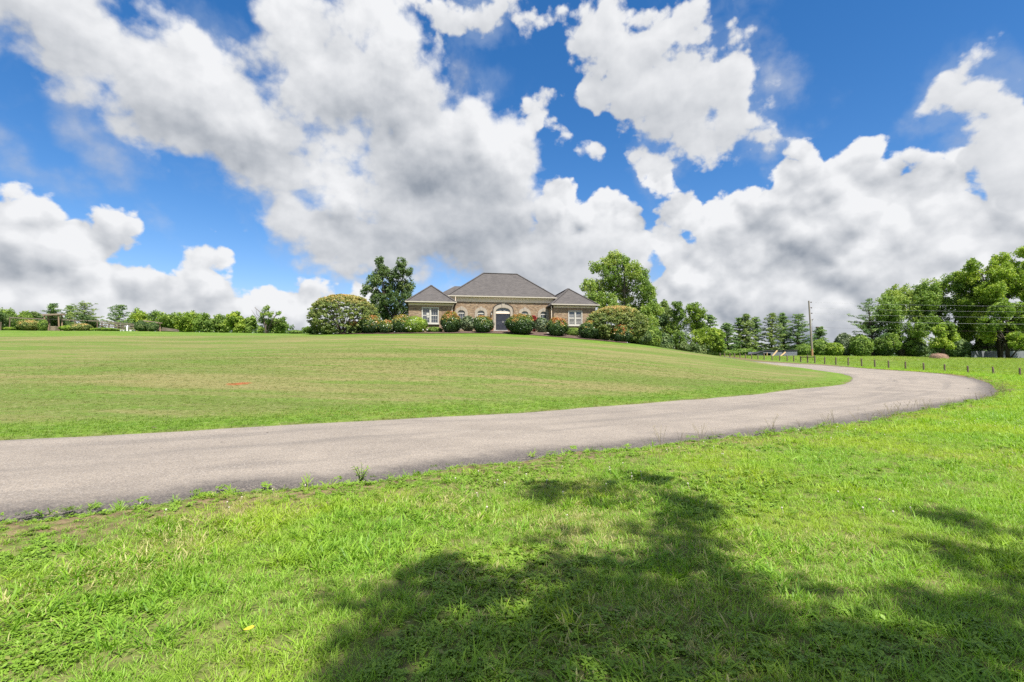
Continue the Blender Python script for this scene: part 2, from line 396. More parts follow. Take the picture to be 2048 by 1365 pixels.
def ground_fn(x, y):
    x = np.asarray(x, float); y = np.asarray(y, float); sh = x.shape; x = x.ravel(); y = y.ravel()
    z = np.zeros(len(x))
    for a in range(0, len(x), 20000):
        s = slice(a, a + 20000)
        z[s] = kern(np.hypot(x[s, None] - PX, y[s, None] - PY)) @ cf[:n] + cf[n] + cf[n+1] * x[s] + cf[n+2] * y[s]
    far = sstep(115, 190, np.hypot(x, y - 30))
    z = z * (1 - far) + 3.5 * far
    z += (fbm2(x * .35, y * .35, 3) - .5) * .07 * sstep(0, 8, np.hypot(x, y))
    return z.reshape(sh)
def axis(lo, hi, step, far):
    a = list(np.arange(lo, hi + 1e-6, step)); s = step
    lo_, hi_ = a[0], a[-1]; left = []; right = []
    while hi_ < far: s *= 1.35; hi_ += s; right.append(hi_)
    s = step
    while lo_ > -far: s *= 1.35; lo_ -= s; left.append(lo_)
    return np.array(left[::-1] + a + right)
GX = axis(-95, 95, .5, 2500); GY = axis(-22, 125, .5, 2500)
gx, gy = np.meshgrid(GX, GY); GZ = ground_fn(gx, gy)
def ground(x, y):
    """height of the ground sheet itself (bilinear on its grid)"""
    x = np.asarray(x, float); y = np.asarray(y, float)
    i = np.clip(np.searchsorted(GX, x) - 1, 0, len(GX) - 2); j = np.clip(np.searchsorted(GY, y) - 1, 0, len(GY) - 2)
    u = (x - GX[i]) / (GX[i+1] - GX[i]); v = (y - GY[j]) / (GY[j+1] - GY[j])
    return (GZ[j, i] * (1-u) + GZ[j, i+1] * u) * (1-v) + (GZ[j+1, i] * (1-u) + GZ[j+1, i+1] * u) * v
def g3(x, y, dz=0): return Vector((x, y, float(ground(x, y)) + dz))
def hit(x, y, far=140, near=1.0):
    """where the sight line of a pixel first meets the ground"""
    d = ray(x, y); ts = np.linspace(near, far, 6000)
    hh = CAM_Z + d[2] / d[1] * ts - ground(d[0] / d[1] * ts, ts)
    k = np.argmax(hh < 0) if (hh < 0).any() else len(ts) - 1
    D = ts[k]; return float(d[0] / d[1] * D), float(D)
def base(x, D):
    """ground point seen at photograph column x at depth D"""
    X = (x - 1024) / 1000 * D / (cp - (682.5 - 700) / 1000 * sp)
    return g3(X, D)

def spline(P, N):
    """Catmull-Rom through P, N points at even arc length"""
    P = np.array(P, float); Q = np.vstack([2*P[0]-P[1], P, 2*P[-1]-P[-2]]); out = []
    for i in range(len(P) - 1):
        a, b, c, d_ = Q[i:i+4]; t = np.linspace(0, 1, 24, endpoint=False)[:, None]
        out.append(.5 * (2*b + (c-a)*t + (2*a-5*b+4*c-d_)*t*t + (3*b-a-3*c+d_)*t**3))
    out.append(P[-1:]); o = np.vstack(out); s = np.concatenate([[0], np.cumsum(np.hypot(*np.diff(o, axis=0).T))])
    q = np.linspace(0, s[-1], N); return np.stack([np.interp(q, s, o[:, 0]), np.interp(q, s, o[:, 1])], 1)

INN = [(-34.5,-3.5),(-20,3.3)] + [hit(*p) for p in ((0,878),(400,858),(800,836),(1200,812))] + [tuple(at(x, y, D).xy) for x, y, D in ((1500,790,21),(1650,774,27.5),(1695,765,32),(1702,757,36),(1690,749,39),(1640,742,43),(1560,734,50),(1510,727,58))] + [(29.5,70),(29,84),(25,96)]
OUT = [(-32,-8.5),(-16,-1.7)] + [hit(*p) for p in ((0,1035),(400,985),(750,958),(1024,920),(1300,890),(1500,870),(1700,845),(1830,822),(1930,805))] + [tuple(at(x, y, D).xy) for x, y, D in ((1990,790,21),(1998,778,26),(1980,766,31),(1950,757,36),(1906,750,40),(1843,744,43),(1780,740,45.5),(1717,735,49),(1647,730,54),(1507,724,66))] + [(33.2,84),(29,99)]
NI = 460
ri = spline(INN, NI); ro = spline(OUT, NI)
# match the two sides so that cross sections stay square to the road
def pairs(a, b):
    c = .5 * (a + b); return c
mid_i = ri; 
dd = np.hypot(ri[:, None, 0] - ro[None, :, 0], ri[:, None, 1] - ro[None, :, 1])
j = np.maximum.accumulate(np.argmin(dd + 2.2 * np.abs(np.arange(NI)[:, None] - np.arange(NI)[None]) / NI * 10, axis=1)).astype(float)
j = np.convolve(np.pad(j, 20, mode='edge'), np.ones(41) / 41, 'valid'); j[0] = 0; j[-1] = NI - 1
ro_m = np.stack([np.interp(j, np.arange(NI), ro[:, 0]), np.interp(j, np.arange(NI), ro[:, 1])], 1)
# broken outer edge
tn = np.gradient(ro_m, axis=0); tn /= np.linalg.norm(tn, axis=1)[:, None] + 1e-9; nr = np.stack([tn[:, 1], -tn[:, 0]], 1)
sgn = np.sign(((ro_m - ri) * nr).sum(1)).mean(); nr *= sgn
arc = np.concatenate([[0], np.cumsum(np.hypot(*np.diff(ro_m, axis=0).T))])
ro_m = ro_m + nr * ((fbm2(arc * 1.6, arc * 0, 5, 3) - .5) * .34)[:, None]
ri_m = ri - nr * ((fbm2(arc * .9, arc * 0, 9, 3) - .5) * .10)[:, None]
road_poly = np.vstack([ri_m, ro_m[::-1]])

def inside(poly, x, y):
    x = np.asarray(x, float); y = np.asarray(y, float); c = np.zeros(x.shape, bool); k = len(poly) - 1
    for i in range(len(poly)):
        xi, yi = poly[i]; xj, yj = poly[k]
        if yi != yj:
            c ^= ((yi > y) != (yj > y)) & (x < (xj - xi) * (y - yi) / (yj - yi) + xi)
        k = i
    return c
def dist_to(line, x, y):
    """distance to a polyline's points (dense enough)"""
    x = np.asarray(x, float).ravel(); y = np.asarray(y, float).ravel(); o = np.zeros(len(x))
    for a in range(0, len(x), 20000):
        s = slice(a, a + 20000); o[s] = np.sqrt(((x[s, None] - line[:, 0])**2 + (y[s, None] - line[:, 1])**2).min(1))
    return o
# signed distance to the road on the ground grid, used for the verge
far_xy = (np.abs(gx) < 100) & (gy > -25) & (gy < 128)
road_d = np.full(gx.shape, 99.); road_di = np.full(gx.shape, 99.)
road_di[far_xy] = dist_to(ri_m, gx[far_xy], gy[far_xy]); road_d[far_xy] = np.minimum(road_di[far_xy], dist_to(ro_m, gx[far_xy], gy[far_xy]))
in_road = np.zeros(gx.shape, bool); in_road[far_xy] = inside(road_poly, gx[far_xy], gy[far_xy])
hill_side = np.vstack([ri_m, [(-2500, 2500)], [(-2500, -500)]])
def grid_at(G, x, y):
    i = np.clip(np.searchsorted(GX, x) - 1, 0, len(GX) - 2); j = np.clip(np.searchsorted(GY, y) - 1, 0, len(GY) - 2)
    u = (x - GX[i]) / (GX[i+1] - GX[i]); v = (y - GY[j]) / (GY[j+1] - GY[j])
    return (G[j, i] * (1-u) + G[j, i+1] * u) * (1-v) + (G[j+1, i] * (1-u) + G[j+1, i+1] * u) * v
# lay the ground 5 cm below the asphalt inside the road
GZ = GZ - .06 * in_road
# mulch bed outline (front edge from the photograph)
bed_front = np.array([hit_ for hit_ in [tuple(at(x, y, D).xy) for x, y, D in ((668,669.5,53),(730,668.6,52.6),(800,668,52.7),(860,667.6,53),(900,667.4,53.3),(960,667.6,53.6),(1024,668.6,53.6),(1100,674,52.8),(1160,679,52.2),(1210,683,51.7),(1256,686.4,50.8))]])
bed_poly = np.vstack([spline(bed_front, 60), [(12.8, 53.5), (12.6, 60), (7, 58.5), (0, 57.7), (-7, 57), (-14, 56), (-19, 55.5)]])
lush = np.zeros(gx.shape)
hs_ = inside(hill_side, gx, gy) & ~in_road & far_xy
verge = sstep(2.6, 1.0, road_di + (fbm2(gx * .5, gy * .5, 21) - .5) * 1.6)
bed_d = np.full(gx.shape, 99.); bed_d[far_xy] = dist_to(bed_front_line := spline(bed_front, 200), gx[far_xy], gy[far_xy])
bedv = sstep(4.6, 2.6, bed_d + (fbm2(gx * .6, gy * .6, 24) - .5) * 1.4)
top_left = sstep(51.5, 53.5, gy + (fbm2(gx * .25, gy * .25, 31) - .5) * 3 + (gx + 40) * .02) * (gx < -14)
lush = np.where(hs_, np.maximum.reduce([verge, bedv, top_left]), 1.0)
mown = hs_.astype(float)
MOWN = mown; LUSH = lush

V = np.stack([gx.ravel(), gy.ravel(), GZ.ravel()], 1)
ny, nx = gx.shape; idx = np.arange(nx * ny).reshape(ny, nx)
F = np.stack([idx[:-1, :-1].ravel(), idx[:-1, 1:].ravel(), idx[1:, 1:].ravel(), idx[1:, :-1].ravel()], 1)
gme = mesh_np('ground', V, F, True); attr(gme, 'lush', lush.ravel()); attr(gme, 'mown', mown.ravel())
attr(gme, 'verge', np.maximum(sstep(2.0, .5, np.where(hs_, 9, road_d)), .55 * sstep(16, 9, np.hypot(gx, gy)) * ~hs_).ravel())

def lawn_colour(T, p, lush, mown, verge=None):
    """mown hillside: olive with straw clippings in streaks; lush strips and rough verge: fresh green"""
    st = T.noise(T.mapping(p, rot=(0, 0, .12), sc=(.06, .34, .3)), 1.0, 6, .62)
    sp_ = T.noise(p, 1.1, 6, .68); fine = T.noise(p, 26, 3, .7)
    olive = T.mix(T.ramp(st, .36, .62), (0.0952, 0.136, 0.0255), (0.1827, 0.1658, 0.0663))
    olive = T.mix(T.ramp(T.noise(T.mapping(p, rot=(0, 0, -.05), sc=(.10, .5, .3)), 1.7, 5, .6), .48, .62, 0, .8), olive, (0.085, 0.153, 0.0187))
    olive = T.mix(T.ramp(sp_, .55, .75, 0, .5), olive, (0.17, 0.1487, 0.0723))
    olive = T.mix(T.ramp(fine, .52, .78, 0, .5), olive, (.085, .095, .03))
    green = T.mix(T.ramp(sp_, .35, .68), (0.0723, 0.153, 0.0119), (0.119, 0.1997, 0.0221))
    green = T.mix(T.ramp(st, .55, .75, 0, .5), green, (.19, .23, .05))
    g = T.math('MULTIPLY', lush, T.ramp(T.noise(p, .5, 4, .6), .25, .6, .6, 1.0))
    c = T.mix(g, olive, green)
    s1 = T.noise(T.mapping(p, sc=(1, .55, 1)), 5.5, 3, .8); s2 = T.noise(T.mapping(p, sc=(1, .5, 1)), 13, 2, .8)
    c = T.mix(T.ramp(s1, .50, .66, 0, .50), c, (.090, .100, .035)); c = T.mix(T.ramp(s2, .55, .72, 0, .55), c, (.080, .085, .032)); c = T.mix(T.ramp(s2, .46, .30, 0, .5), c, (0.2805, 0.272, 0.1318))
    return c
gm, T = mat('lawn_soil'); p = wpos(T)
c = lawn_colour(T, p, attrib(T, 'lush'), attrib(T, 'mown'))
soil = T.mix(T.ramp(T.noise(p, 7, 6, .65), .35, .65), (.085, .065, .036), (.20, .145, .085))
c = T.mix(T.math('MULTIPLY', attrib(T, 'verge'), T.ramp(T.noise(p, 2.6, 6, .65), .30, .5)), c, soil)
# one worn patch of red clay in the lawn
rp = at(478, 768, 17.6); rx, ry = hit(478, 768)
dx = T.vec('LENGTH', T.vec('MULTIPLY', T.vec('SUBTRACT', T.vec('ADD', p, T.vec('SCALE', T.vec('SUBTRACT', T.noise(p, 3.5, 4, color=True), (.5, .5, .5)), .5)), (rx, ry, 0)), (2.6, 1.9, 0)))
clay = T.ramp(dx, 1.0, .55)
c = T.mix(clay, c, (.25, .085, .035))
b = princ(T, c, .95, .1); bump(T, b, T.noise(p, 30, 4, .7), .6, .02)
ground_o = tag(link('ground', gme, gm), kind='structure')

# driveway
NC = 22
U = np.linspace(0, 1, NC); U = .5 - .5 * np.cos(U * math.pi) * (1 - .25 * np.sin(U * math.pi))
RV = ri_m[:, None] * (1 - U[None, :, None]) + ro_m[:, None] * U[None, :, None]
rz = ground_fn(RV[..., 0], RV[..., 1]) + .015 * (1 - (2 * U - 1)**2)[None] - .012
rz[:, 0] -= .03; rz[:, -1] -= .03
RVf = np.concatenate([RV, rz[..., None]], 2)
lo = RVf[:, [0, -1]].copy(); lo[..., 2] -= .25
allv = np.concatenate([lo[:, :1], RVf, lo[:, 1:]], 1); nc = NC + 2
idx = np.arange(NI * nc).reshape(NI, nc)
F = np.stack([idx[:-1, :-1].ravel(), idx[:-1, 1:].ravel(), idx[1:, 1:].ravel(), idx[1:, :-1].ravel()], 1)
rme = mesh_np('driveway', allv.reshape(-1, 3), F, True)
wid = np.hypot(*(ro_m - ri_m).T)
Ue = np.concatenate([[0], U, [1]])
attr(rme, 'edge', ((1 - Ue)[None] * wid[:, None]).ravel()); attr(rme, 'across', np.tile(Ue, (NI, 1)).ravel())
along = np.tile(arc[:, None], (1, nc)); attr(rme, 'along', along.ravel())
rm, T = mat('chip_seal_asphalt'); p = wpos(T)
ch = T.voro(p, 75, 0, out='Color'); chv = T.n.new('ShaderNodeSeparateColor'); T.l.new(ch, chv.inputs[0])
grit = T.noise(p, 60, 5, .75); blot = T.noise(p, .55, 6, .6); mid_ = T.noise(p, 4, 6, .7)
c = T.mix(T.ramp(blot, .35, .65), (0.2216, 0.1906, 0.1581), (0.2791, 0.2408, 0.1992))
cc = T.n.new('ShaderNodeCombineXYZ'); T.l.new(T.math('MULTIPLY', attrib(T, 'across'), 5), cc.inputs[0]); T.l.new(T.math('MULTIPLY', attrib(T, 'along'), .06), cc.inputs[1])
lane = T.noise(cc.outputs[0], 1.6, 5, .6)
c = T.mix(T.ramp(lane, .46, .70, 0, .7), c, (0.1503, 0.1321, 0.1146))
c = T.mix(T.ramp(mid_, .5, .8, 0, .35), c, (0.1503, 0.1271, 0.1067)); st_ = T.noise(T.mapping(p, sc=(.25, .6, 1)), 1.0, 7, .7, dist=.8); c = T.mix(T.ramp(st_, .56, .66, 0, .45), c, (0.1417, 0.1237, 0.1075)); c = T.mix(T.ramp(st_, .42, .32, 0, .35), c, (0.3435, 0.301, 0.249))
c = T.mix(T.ramp(chv.outputs[0], .2, 1, 0, .55), c, (0.1026, 0.0927, 0.0851)); c = T.mix(T.ramp(chv.outputs[1], .75, 1, 0, .6), c, (0.3268, 0.2964, 0.266))
ed = T.math('ADD', attrib(T, 'edge'), T.math('MULTIPLY_ADD', mid_, .9, -.45))
dark = T.ramp(ed, 1.0, .1)
c = T.mix(T.math('MULTIPLY', dark, T.ramp(T.noise(p, 38, 4, .8), .36, .58, .45, 1.0)), c, (.060, .054, .052))
# cracks along the broken edge
ck = T.ramp(T.voro(T.vec('ADD', p, T.vec('SCALE', T.noise(p, 5, 4, color=True), .35)), 3.1, 0, feat='DISTANCE_TO_EDGE'), .0, .022, 1, 0)
ck = T.math('MULTIPLY', ck, T.math('MULTIPLY', T.ramp(ed, .8, .3), T.ramp(T.noise(p, .7, 3, .5), .5, .62)))
c = T.mix(ck, c, (.02, .018, .016))
b = princ(T, c, .9, .25)
h = T.math('ADD', T.math('MULTIPLY', chv.outputs[2], .5), T.math('MULTIPLY_ADD', grit, .8, T.math('MULTIPLY', ck, -2)))
bump(T, b, h, .55, .012)
tag(link('driveway', rme, rm), kind='structure')
# ------------------------------------------------------------------ plants
def unit(a): return a / (np.linalg.norm(a, axis=-1, keepdims=True) + 1e-9)
def leaf_quads(C, N, size, shade, r, aspect=.55, fold=.18, axis=None, wild=.8):
    """one folded rhombic leaf per row of C, facing roughly N"""
    n = len(C); C = np.asarray(C); size = np.broadcast_to(size, (n,)) * r.uniform(.65, 1.3, n)
    N = unit(np.asarray(N) + r.normal(0, wild, (n, 3)))
    A = r.normal(0, 1, (n, 3)) if axis is None else np.asarray(axis) + r.normal(0, .35, (n, 3))
    A = unit(A - N * (A * N).sum(1, keepdims=True)); B = np.cross(N, A)
    h = size[:, None] * .5; w = h * aspect
    V = np.stack([C - A * h, C + B * w - N * h * fold, C + A * h, C - B * w - N * h * fold], 1)
    return V.reshape(-1, 3), np.arange(4 * n).reshape(n, 4), np.repeat(shade, 4)
def clump_leaves(cl, per, size, r, up=.5, flat=1., wild=.8, aspect=.55, shade_fn=None, jitter=.16):
    """cl rows: x y z radius tone"""
    cl = np.asarray(cl); k = np.repeat(np.arange(len(cl)), np.maximum(3, (per * np.minimum(1.6, (cl[:, 3] / np.median(cl[:, 3]))**2)).astype(int)))
    d = unit(r.normal(0, 1, (len(k), 3))); rad = (.35 + .65 * r.random(len(k))**.55)
    P_ = cl[k, :3] + d * (cl[k, 3] * rad)[:, None] * np.array([1, 1, flat])
    N = unit(d + np.array([0, 0, up]))
    s = np.clip(cl[k, 4] + r.normal(0, jitter, len(k)), 0, 1)
    if shade_fn is not None: s = shade_fn(P_, d, s, r)
    return leaf_quads(P_, N, size, s, r, aspect, wild=wild)
def foliage(name, V, F, S, m, parent):
    me = mesh_np(name, V, F); attr(me, 'shade', S); return link(name, me, m, parent)

def lobes_to_clumps(lobes, r, cr, dens=1.0, tone=(.25, .75), flat=.95):
    """big lobes (x y z R) filled with small leaf clumps, most of them near the surface"""
    out = []
    for x, y, z, Rr in lobes:
        n = max(3, int(dens * 5.5 * (Rr / cr)**2)); d = unit(r.normal(0, 1, (n, 3)))
        rad = Rr * (.25 + .75 * r.random(n)**.45) * r.uniform(.8, 1.12, n)
        t0 = r.uniform(*tone)
        P_ = np.array([x, y, z]) + d * rad[:, None] * np.array([1, 1, flat])
        out.append(np.column_stack([P_, cr * r.uniform(.6, 1.25, n), np.clip(t0 + r.normal(0, .12, n), 0, 1)]))
    return np.vstack(out)
def limbs(mb, root, stems, targets, r, r0, n=6):
    """tapered stems plus a limb to each target; stems are polylines from the root"""
    for s in stems:
        k = len(s); mb.tube(s, [r0 * (1 - .8 * i / (k - 1)) for i in range(k)], 7)
    S = [(Vector(p), r0 * (1 - .8 * i / (len(s) - 1))) for s in stems for i, p in enumerate(s)]
    for t in targets:
        t = Vector(t)
        c = [(p, q) for p, q in S if p.z < t.z + .1 and p.z > root[2] + (t.z - root[2]) * .25] or S
        p, q = min(c, key=lambda e: (e[0] - t).length + 1.1 * max(0, e[0].z - t.z + (Vector((e[0].x, e[0].y, 0)) - Vector((t.x, t.y, 0))).length * .5))
        m_ = p.lerp(t, .5) + Vector((r.normal(0, .06), r.normal(0, .06), .08)) * (t - p).length
        rr = min(q * .55, .035 * (t - p).length + .02)
        mb.tube([p, m_, t], [rr, rr * .65, rr * .22], 5, False)

bark = wood('grey_bark', (.12, .10, .08), .95, (3, 3, .8)); bark_dark = wood('dark_bark', (.055, .045, .038), .95, (3, 3, .8))
LEAF_DEEP = leafmat('leaf_dark_green', [(0.0449, 0.0875, 0.0301), (0.0873, 0.1458, 0.0473), (0.1371, 0.2041, 0.0645), (0.2117, 0.2605, 0.0902)], .25)
LEAF_MID = leafmat('leaf_mid_green', [(0.072, 0.1303, 0.0297), (0.1415, 0.2306, 0.0447), (0.2262, 0.3307, 0.0646), (0.3472, 0.4109, 0.0993)], .35)
LEAF_BRIGHT = leafmat('leaf_bright_green', [(0.0918, 0.1604, 0.0252), (0.1836, 0.2852, 0.0405), (0.2984, 0.4011, 0.0555), (0.436, 0.4991, 0.0885)], .4)
LEAF_GREY = leafmat('leaf_grey_green', [(0.0514, 0.0856, 0.0412), (0.101, 0.1426, 0.0674), (0.1652, 0.2103, 0.1048), (0.2387, 0.2762, 0.1497)], .2, .45, .4)
NEEDLE = leafmat('pine_needle', [(0.0482, 0.1008, 0.0322), (0.0963, 0.1763, 0.0523), (0.1656, 0.2646, 0.0723), (0.2559, 0.3401, 0.0904)], .2, .5)
NEEDLE_L = leafmat('pine_needle_light', [(0.0776, 0.1283, 0.037), (0.1424, 0.2096, 0.0557), (0.2199, 0.2994, 0.0779), (0.3104, 0.3636, 0.0965)], .25, .5)

def px_tree(name, label, lobes, D, root, m, seed, leaves=9000, size=.3, cr=.75, stems=None, r0=.28, trunk_m=None, depth=.55, group=None, cat='tree', dens=1., tone=(.25,.75), wild=.8, flat=.95, up=.5, bare=()):
    """a tree whose crown lobes are surveyed from the photograph: (x, y, radius) in its pixels, at distance D"""
    r = np.random.default_rng(seed); k = D / 1000
    g = base(root, D); t = empty(name, g); L = []
    for i, (x, y, q) in enumerate(lobes):
        c = at(x, y, D); dy = r.uniform(-1, 1) * depth * max(q * k, 1.0) * 1.6
        L.append((c.x - g.x, dy, c.z - g.z, q * k))
    cl = lobes_to_clumps([(a, b, c, q * 1.08) for a, b, c, q in L], r, cr * .74, dens * 1.0, tone, flat)
    ztop = max(l[2] for l in L)
    cl = cl[cl[:, 2] > .15 * ztop * 0 + .2]
    V, F, S = clump_leaves(cl, 1.75 * leaves / len(cl), size * .92, r, up=up, wild=wild)
    foliage('crown', V, F, S, m, t)
    mb = MB(); zmid = np.mean([l[2] for l in L])
    if stems is None:
        tx = np.mean([l[0] for l in L]); stems = [[(0, 0, -.3), (tx * .15, 0, zmid * .45), (tx * .6, 0, zmid), (tx, 0, ztop * .92)]]
    else:
        stems = [[(0, 0, -.3)] + [((at(x, y, D).x - g.x), r.normal(0, .3), at(x, y, D).z - g.z) for x, y in s] for s in stems]
    limbs(mb, (0, 0, 0), stems, [l[:3] for l in L] + [tuple(c[:3]) for c in cl[r.choice(len(cl), min(len(cl), 14), False)]], r, r0)
    for s in bare: mb.tube([((at(x, y, D).x - g.x), 0, at(x, y, D).z - g.z) for x, y in s], [.06, .04, .02][:len(s)], 5)
    mb.build('trunk', trunk_m or bark, t, True)
    return tag(t, label, cat, group)

def auto_lobes(x, yt, hw, yb, r):
    """lobes of a round crown: column x, top yt, half width hw, bottom yb"""
    o = []; h = yb - yt
    for k in range(9):
        f = (k + .5) / 9; w = hw * (math.sin(math.pi * min(1, .22 + .72 * f)) ** .8)
        q = hw * r.uniform(.30, .46)
        o.append((x + r.uniform(-1, 1) * max(0, w - q), yt + q * .9 + f * (h - 1.6 * q), q))
    return o

def pine(name, label, x, yt, w, D, m, seed, group, lean=0, gap=.12, layer=.42, cat='pine tree', trunk_m=None, leaves=5200):
    """a conifer: straight trunk, whorls of boughs that carry flat plates of needles"""
    r = np.random.default_rng(seed); g = base(x, D); t = empty(name, g)
    H = at(x, yt, D).z - g.z; Wd = w * D / 1000 * .5
    mb = MB(); tr = [(0, 0, -.3), (lean * .3, 0, H * .4), (lean * .8, 0, H * .75), (lean, 0, H)]
    mb.tube(tr, [.026 * H, .019 * H, .010 * H, .01], 7)
    C = []; z = H * gap
    while z < H * .985:
        f = z / H; ln = Wd * min(1, (1 - f) ** .62 * 1.15 + .04) * (.8 if f < .25 else 1)
        nb = r.integers(4, 7); a0 = r.uniform(0, 6.28)
        for b in range(nb):
            if r.random() < .10: continue
            a = a0 + b * 6.28 / nb + r.normal(0, .25); l = ln * r.uniform(.55, 1.12); tilt = r.normal(.10 + .35 * f, .10)
            tip = np.array([math.cos(a) * l, math.sin(a) * l, l * tilt]); o = np.array([lean * f, 0, z])
            mb.tube([tuple(o), tuple(o + tip * .55 + np.array([0, 0, -.03 * l])), tuple(o + tip)], [.012 * H * (1 - f) + .02, .03, .012], 4, False)
            tn = r.uniform(.2, .8)
            for q in np.linspace(.38, 1, max(2, int(l / .55))):
                c = o + tip * q + r.normal(0, .08, 3); C.append((*c, layer * (.7 + .5 * (1 - abs(q - .7))) * r.uniform(.8, 1.2), tn))
        z += H * .055 * r.uniform(.75, 1.3)
    C.append((lean, 0, H * .97, .25, .6))
    V, F, S = clump_leaves(np.array(C), 1.25 * leaves / len(C), .30, r, up=.8, flat=.34, wild=.55, aspect=.30)
    foliage('crown', V, F, S, m, t); mb.build('trunk', trunk_m or bark_dark, t, True)
    return tag(t, label, cat, group)

def shrub(name, label, x0, x1, yt, yb, D, m, seed, leaves=2600, size=.12, cr=.22, shade_fn=None, group=None, cat='shrub', depth=None, wide=.5, stem_m=None, bushy=1.0):
    """a compact rounded shrub that fills the photograph's box x0..x1, yt..yb at distance D; wide = height of its widest part"""
    r = np.random.default_rng(seed); xc = .5 * (x0 + x1); g = base(xc, D); t = empty(name, g)
    k = D / 1000; hw = (x1 - x0) * .5 * k; top = at(xc, yt, D).z - g.z; dp = depth or hw * .9; zc = top * wide
    n = int(leaves * 2.3); d = unit(r.normal(0, 1, (n, 3)))
    az_ = np.arctan2(d[:, 1], d[:, 0])
    lump = 1 + .20 * (fbm2(d[:, 0] * 2.2 + seed, d[:, 2] * 2.2 + d[:, 1] * 1.7, seed % 97, 3) - .5) * 2 * (1.15 - .3 * bushy) + .12 * (vnoise2(d[:, 0] * 9 + seed, d[:, 2] * 9 + d[:, 1] * 8, 5) - .4)
    loose = 1 - bushy
    rad = (1 - .42 * r.random(n) ** 2.2 - loose * .3 * r.random(n)) * lump * r.choice([1, 1, 1, 1.05], n)
    hz = np.where(d[:, 2] > 0, top - zc, zc * .96)
    P_ = np.column_stack([d[:, 0] * hw * rad, d[:, 1] * dp * rad, zc + d[:, 2] * hz * rad]); P_[:, 2] = np.maximum(P_[:, 2], r.uniform(.02, .2, n))
    tone = np.clip(.45 + (fbm2(P_[:, 0] * 3 / max(hw, .5) + 9, P_[:, 2] * 3 / max(hw, .5) + P_[:, 1], 7, 3) - .5) * 1.3 + r.normal(0, .15, n), 0, 1)
    if shade_fn is not None: tone = shade_fn(P_, d, tone, r, top, hw)
    V, F, S = leaf_quads(P_, unit(d + np.array([0, 0, .35])), size * 1.15, tone, r, .55, wild=.6)
    foliage('foliage', V, F, S, m, t)
    mb = MB()
    for q in range(9):
        a = q * .7 + r.uniform(0, .5); e = (math.cos(a) * hw * .55, math.sin(a) * dp * .55, top * .75)
        mb.tube([(math.cos(a) * .06, math.sin(a) * .06, -.1), (e[0] * .35, e[1] * .35, top * .35), e], [.03, .022, .008], 4, False)
    mb.build('stem', stem_m or bark_dark, t)
    return tag(t, label, cat, group)
# ------------------------------------------------------------------ the brick house on the hill
def brick_mat():
    m, T = mat('tan_brick'); p = opos(T); s = T.n.new('ShaderNodeSeparateXYZ'); T.l.new(p, s.inputs[0])
    g = T.n.new('ShaderNodeNewGeometry'); ns = T.n.new('ShaderNodeSeparateXYZ'); T.l.new(g.outputs['Normal'], ns.inputs[0])
    cb_ = T.n.new('ShaderNodeCombineXYZ'); T.l.new(T.math('ADD', s.outputs[0], s.outputs[1]), cb_.inputs[0]); T.l.new(s.outputs[2], cb_.inputs[1])
    br = T.n.new('ShaderNodeTexBrick'); T.l.new(cb_.outputs[0], br.inputs['Vector'])
    br.inputs['Scale'].default_value = 1; br.inputs['Brick Width'].default_value = .22; br.inputs['Row Height'].default_value = .075
    br.inputs['Mortar Size'].default_value = .006; br.inputs['Bias'].default_value = 0; br.inputs['Mortar Smooth'].default_value = .1
    br.inputs['Color1'].default_value = (0, 0, 0, 1); br.inputs['Color2'].default_value = (1, 1, 1, 1); br.inputs['Mortar'].default_value = (.5, .5, .5, 1)
    # each brick its own tone
    ro = T.n.new('ShaderNodeValToRGB'); T.l.new(br.outputs['Color'], ro.inputs[0]); e = ro.color_ramp.elements
    cols = [(0, (0.0625, 0.0442, 0.0345)), (.14, (0.1588, 0.1002, 0.0596)), (.4, (0.223, 0.1483, 0.0885)), (.7, (0.2675, 0.1932, 0.1207)), (1, (0.3361, 0.2621, 0.1811))]
    while len(e) < len(cols): e.new(.5)
    for k, (q, c) in enumerate(cols): e[k].position = q; e[k].color = (*c, 1)
    patch = T.noise(T.mapping(cb_.outputs[0], sc=(.8, 2.6, 1)), 1.3, 5, .65)
    c = T.mix(T.ramp(patch, .40, .62, .0, .5), ro.outputs[0], (0.273, 0.1855, 0.1085))
    c = T.mix(T.ramp(T.noise(T.mapping(cb_.outputs[0], sc=(.9, 3.2, 1)), 2.1, 3, .5), .56, .66, 0, .7), c, (0.1162, 0.075, 0.051))
    c = T.mix(br.outputs['Fac'], c, (0.288, 0.2484, 0.198))
    b = princ(T, c, .9, .2); bump(T, b, T.math('SUBTRACT', 1, br.outputs['Fac']), .5, .01); return m
BRICK = brick_mat()
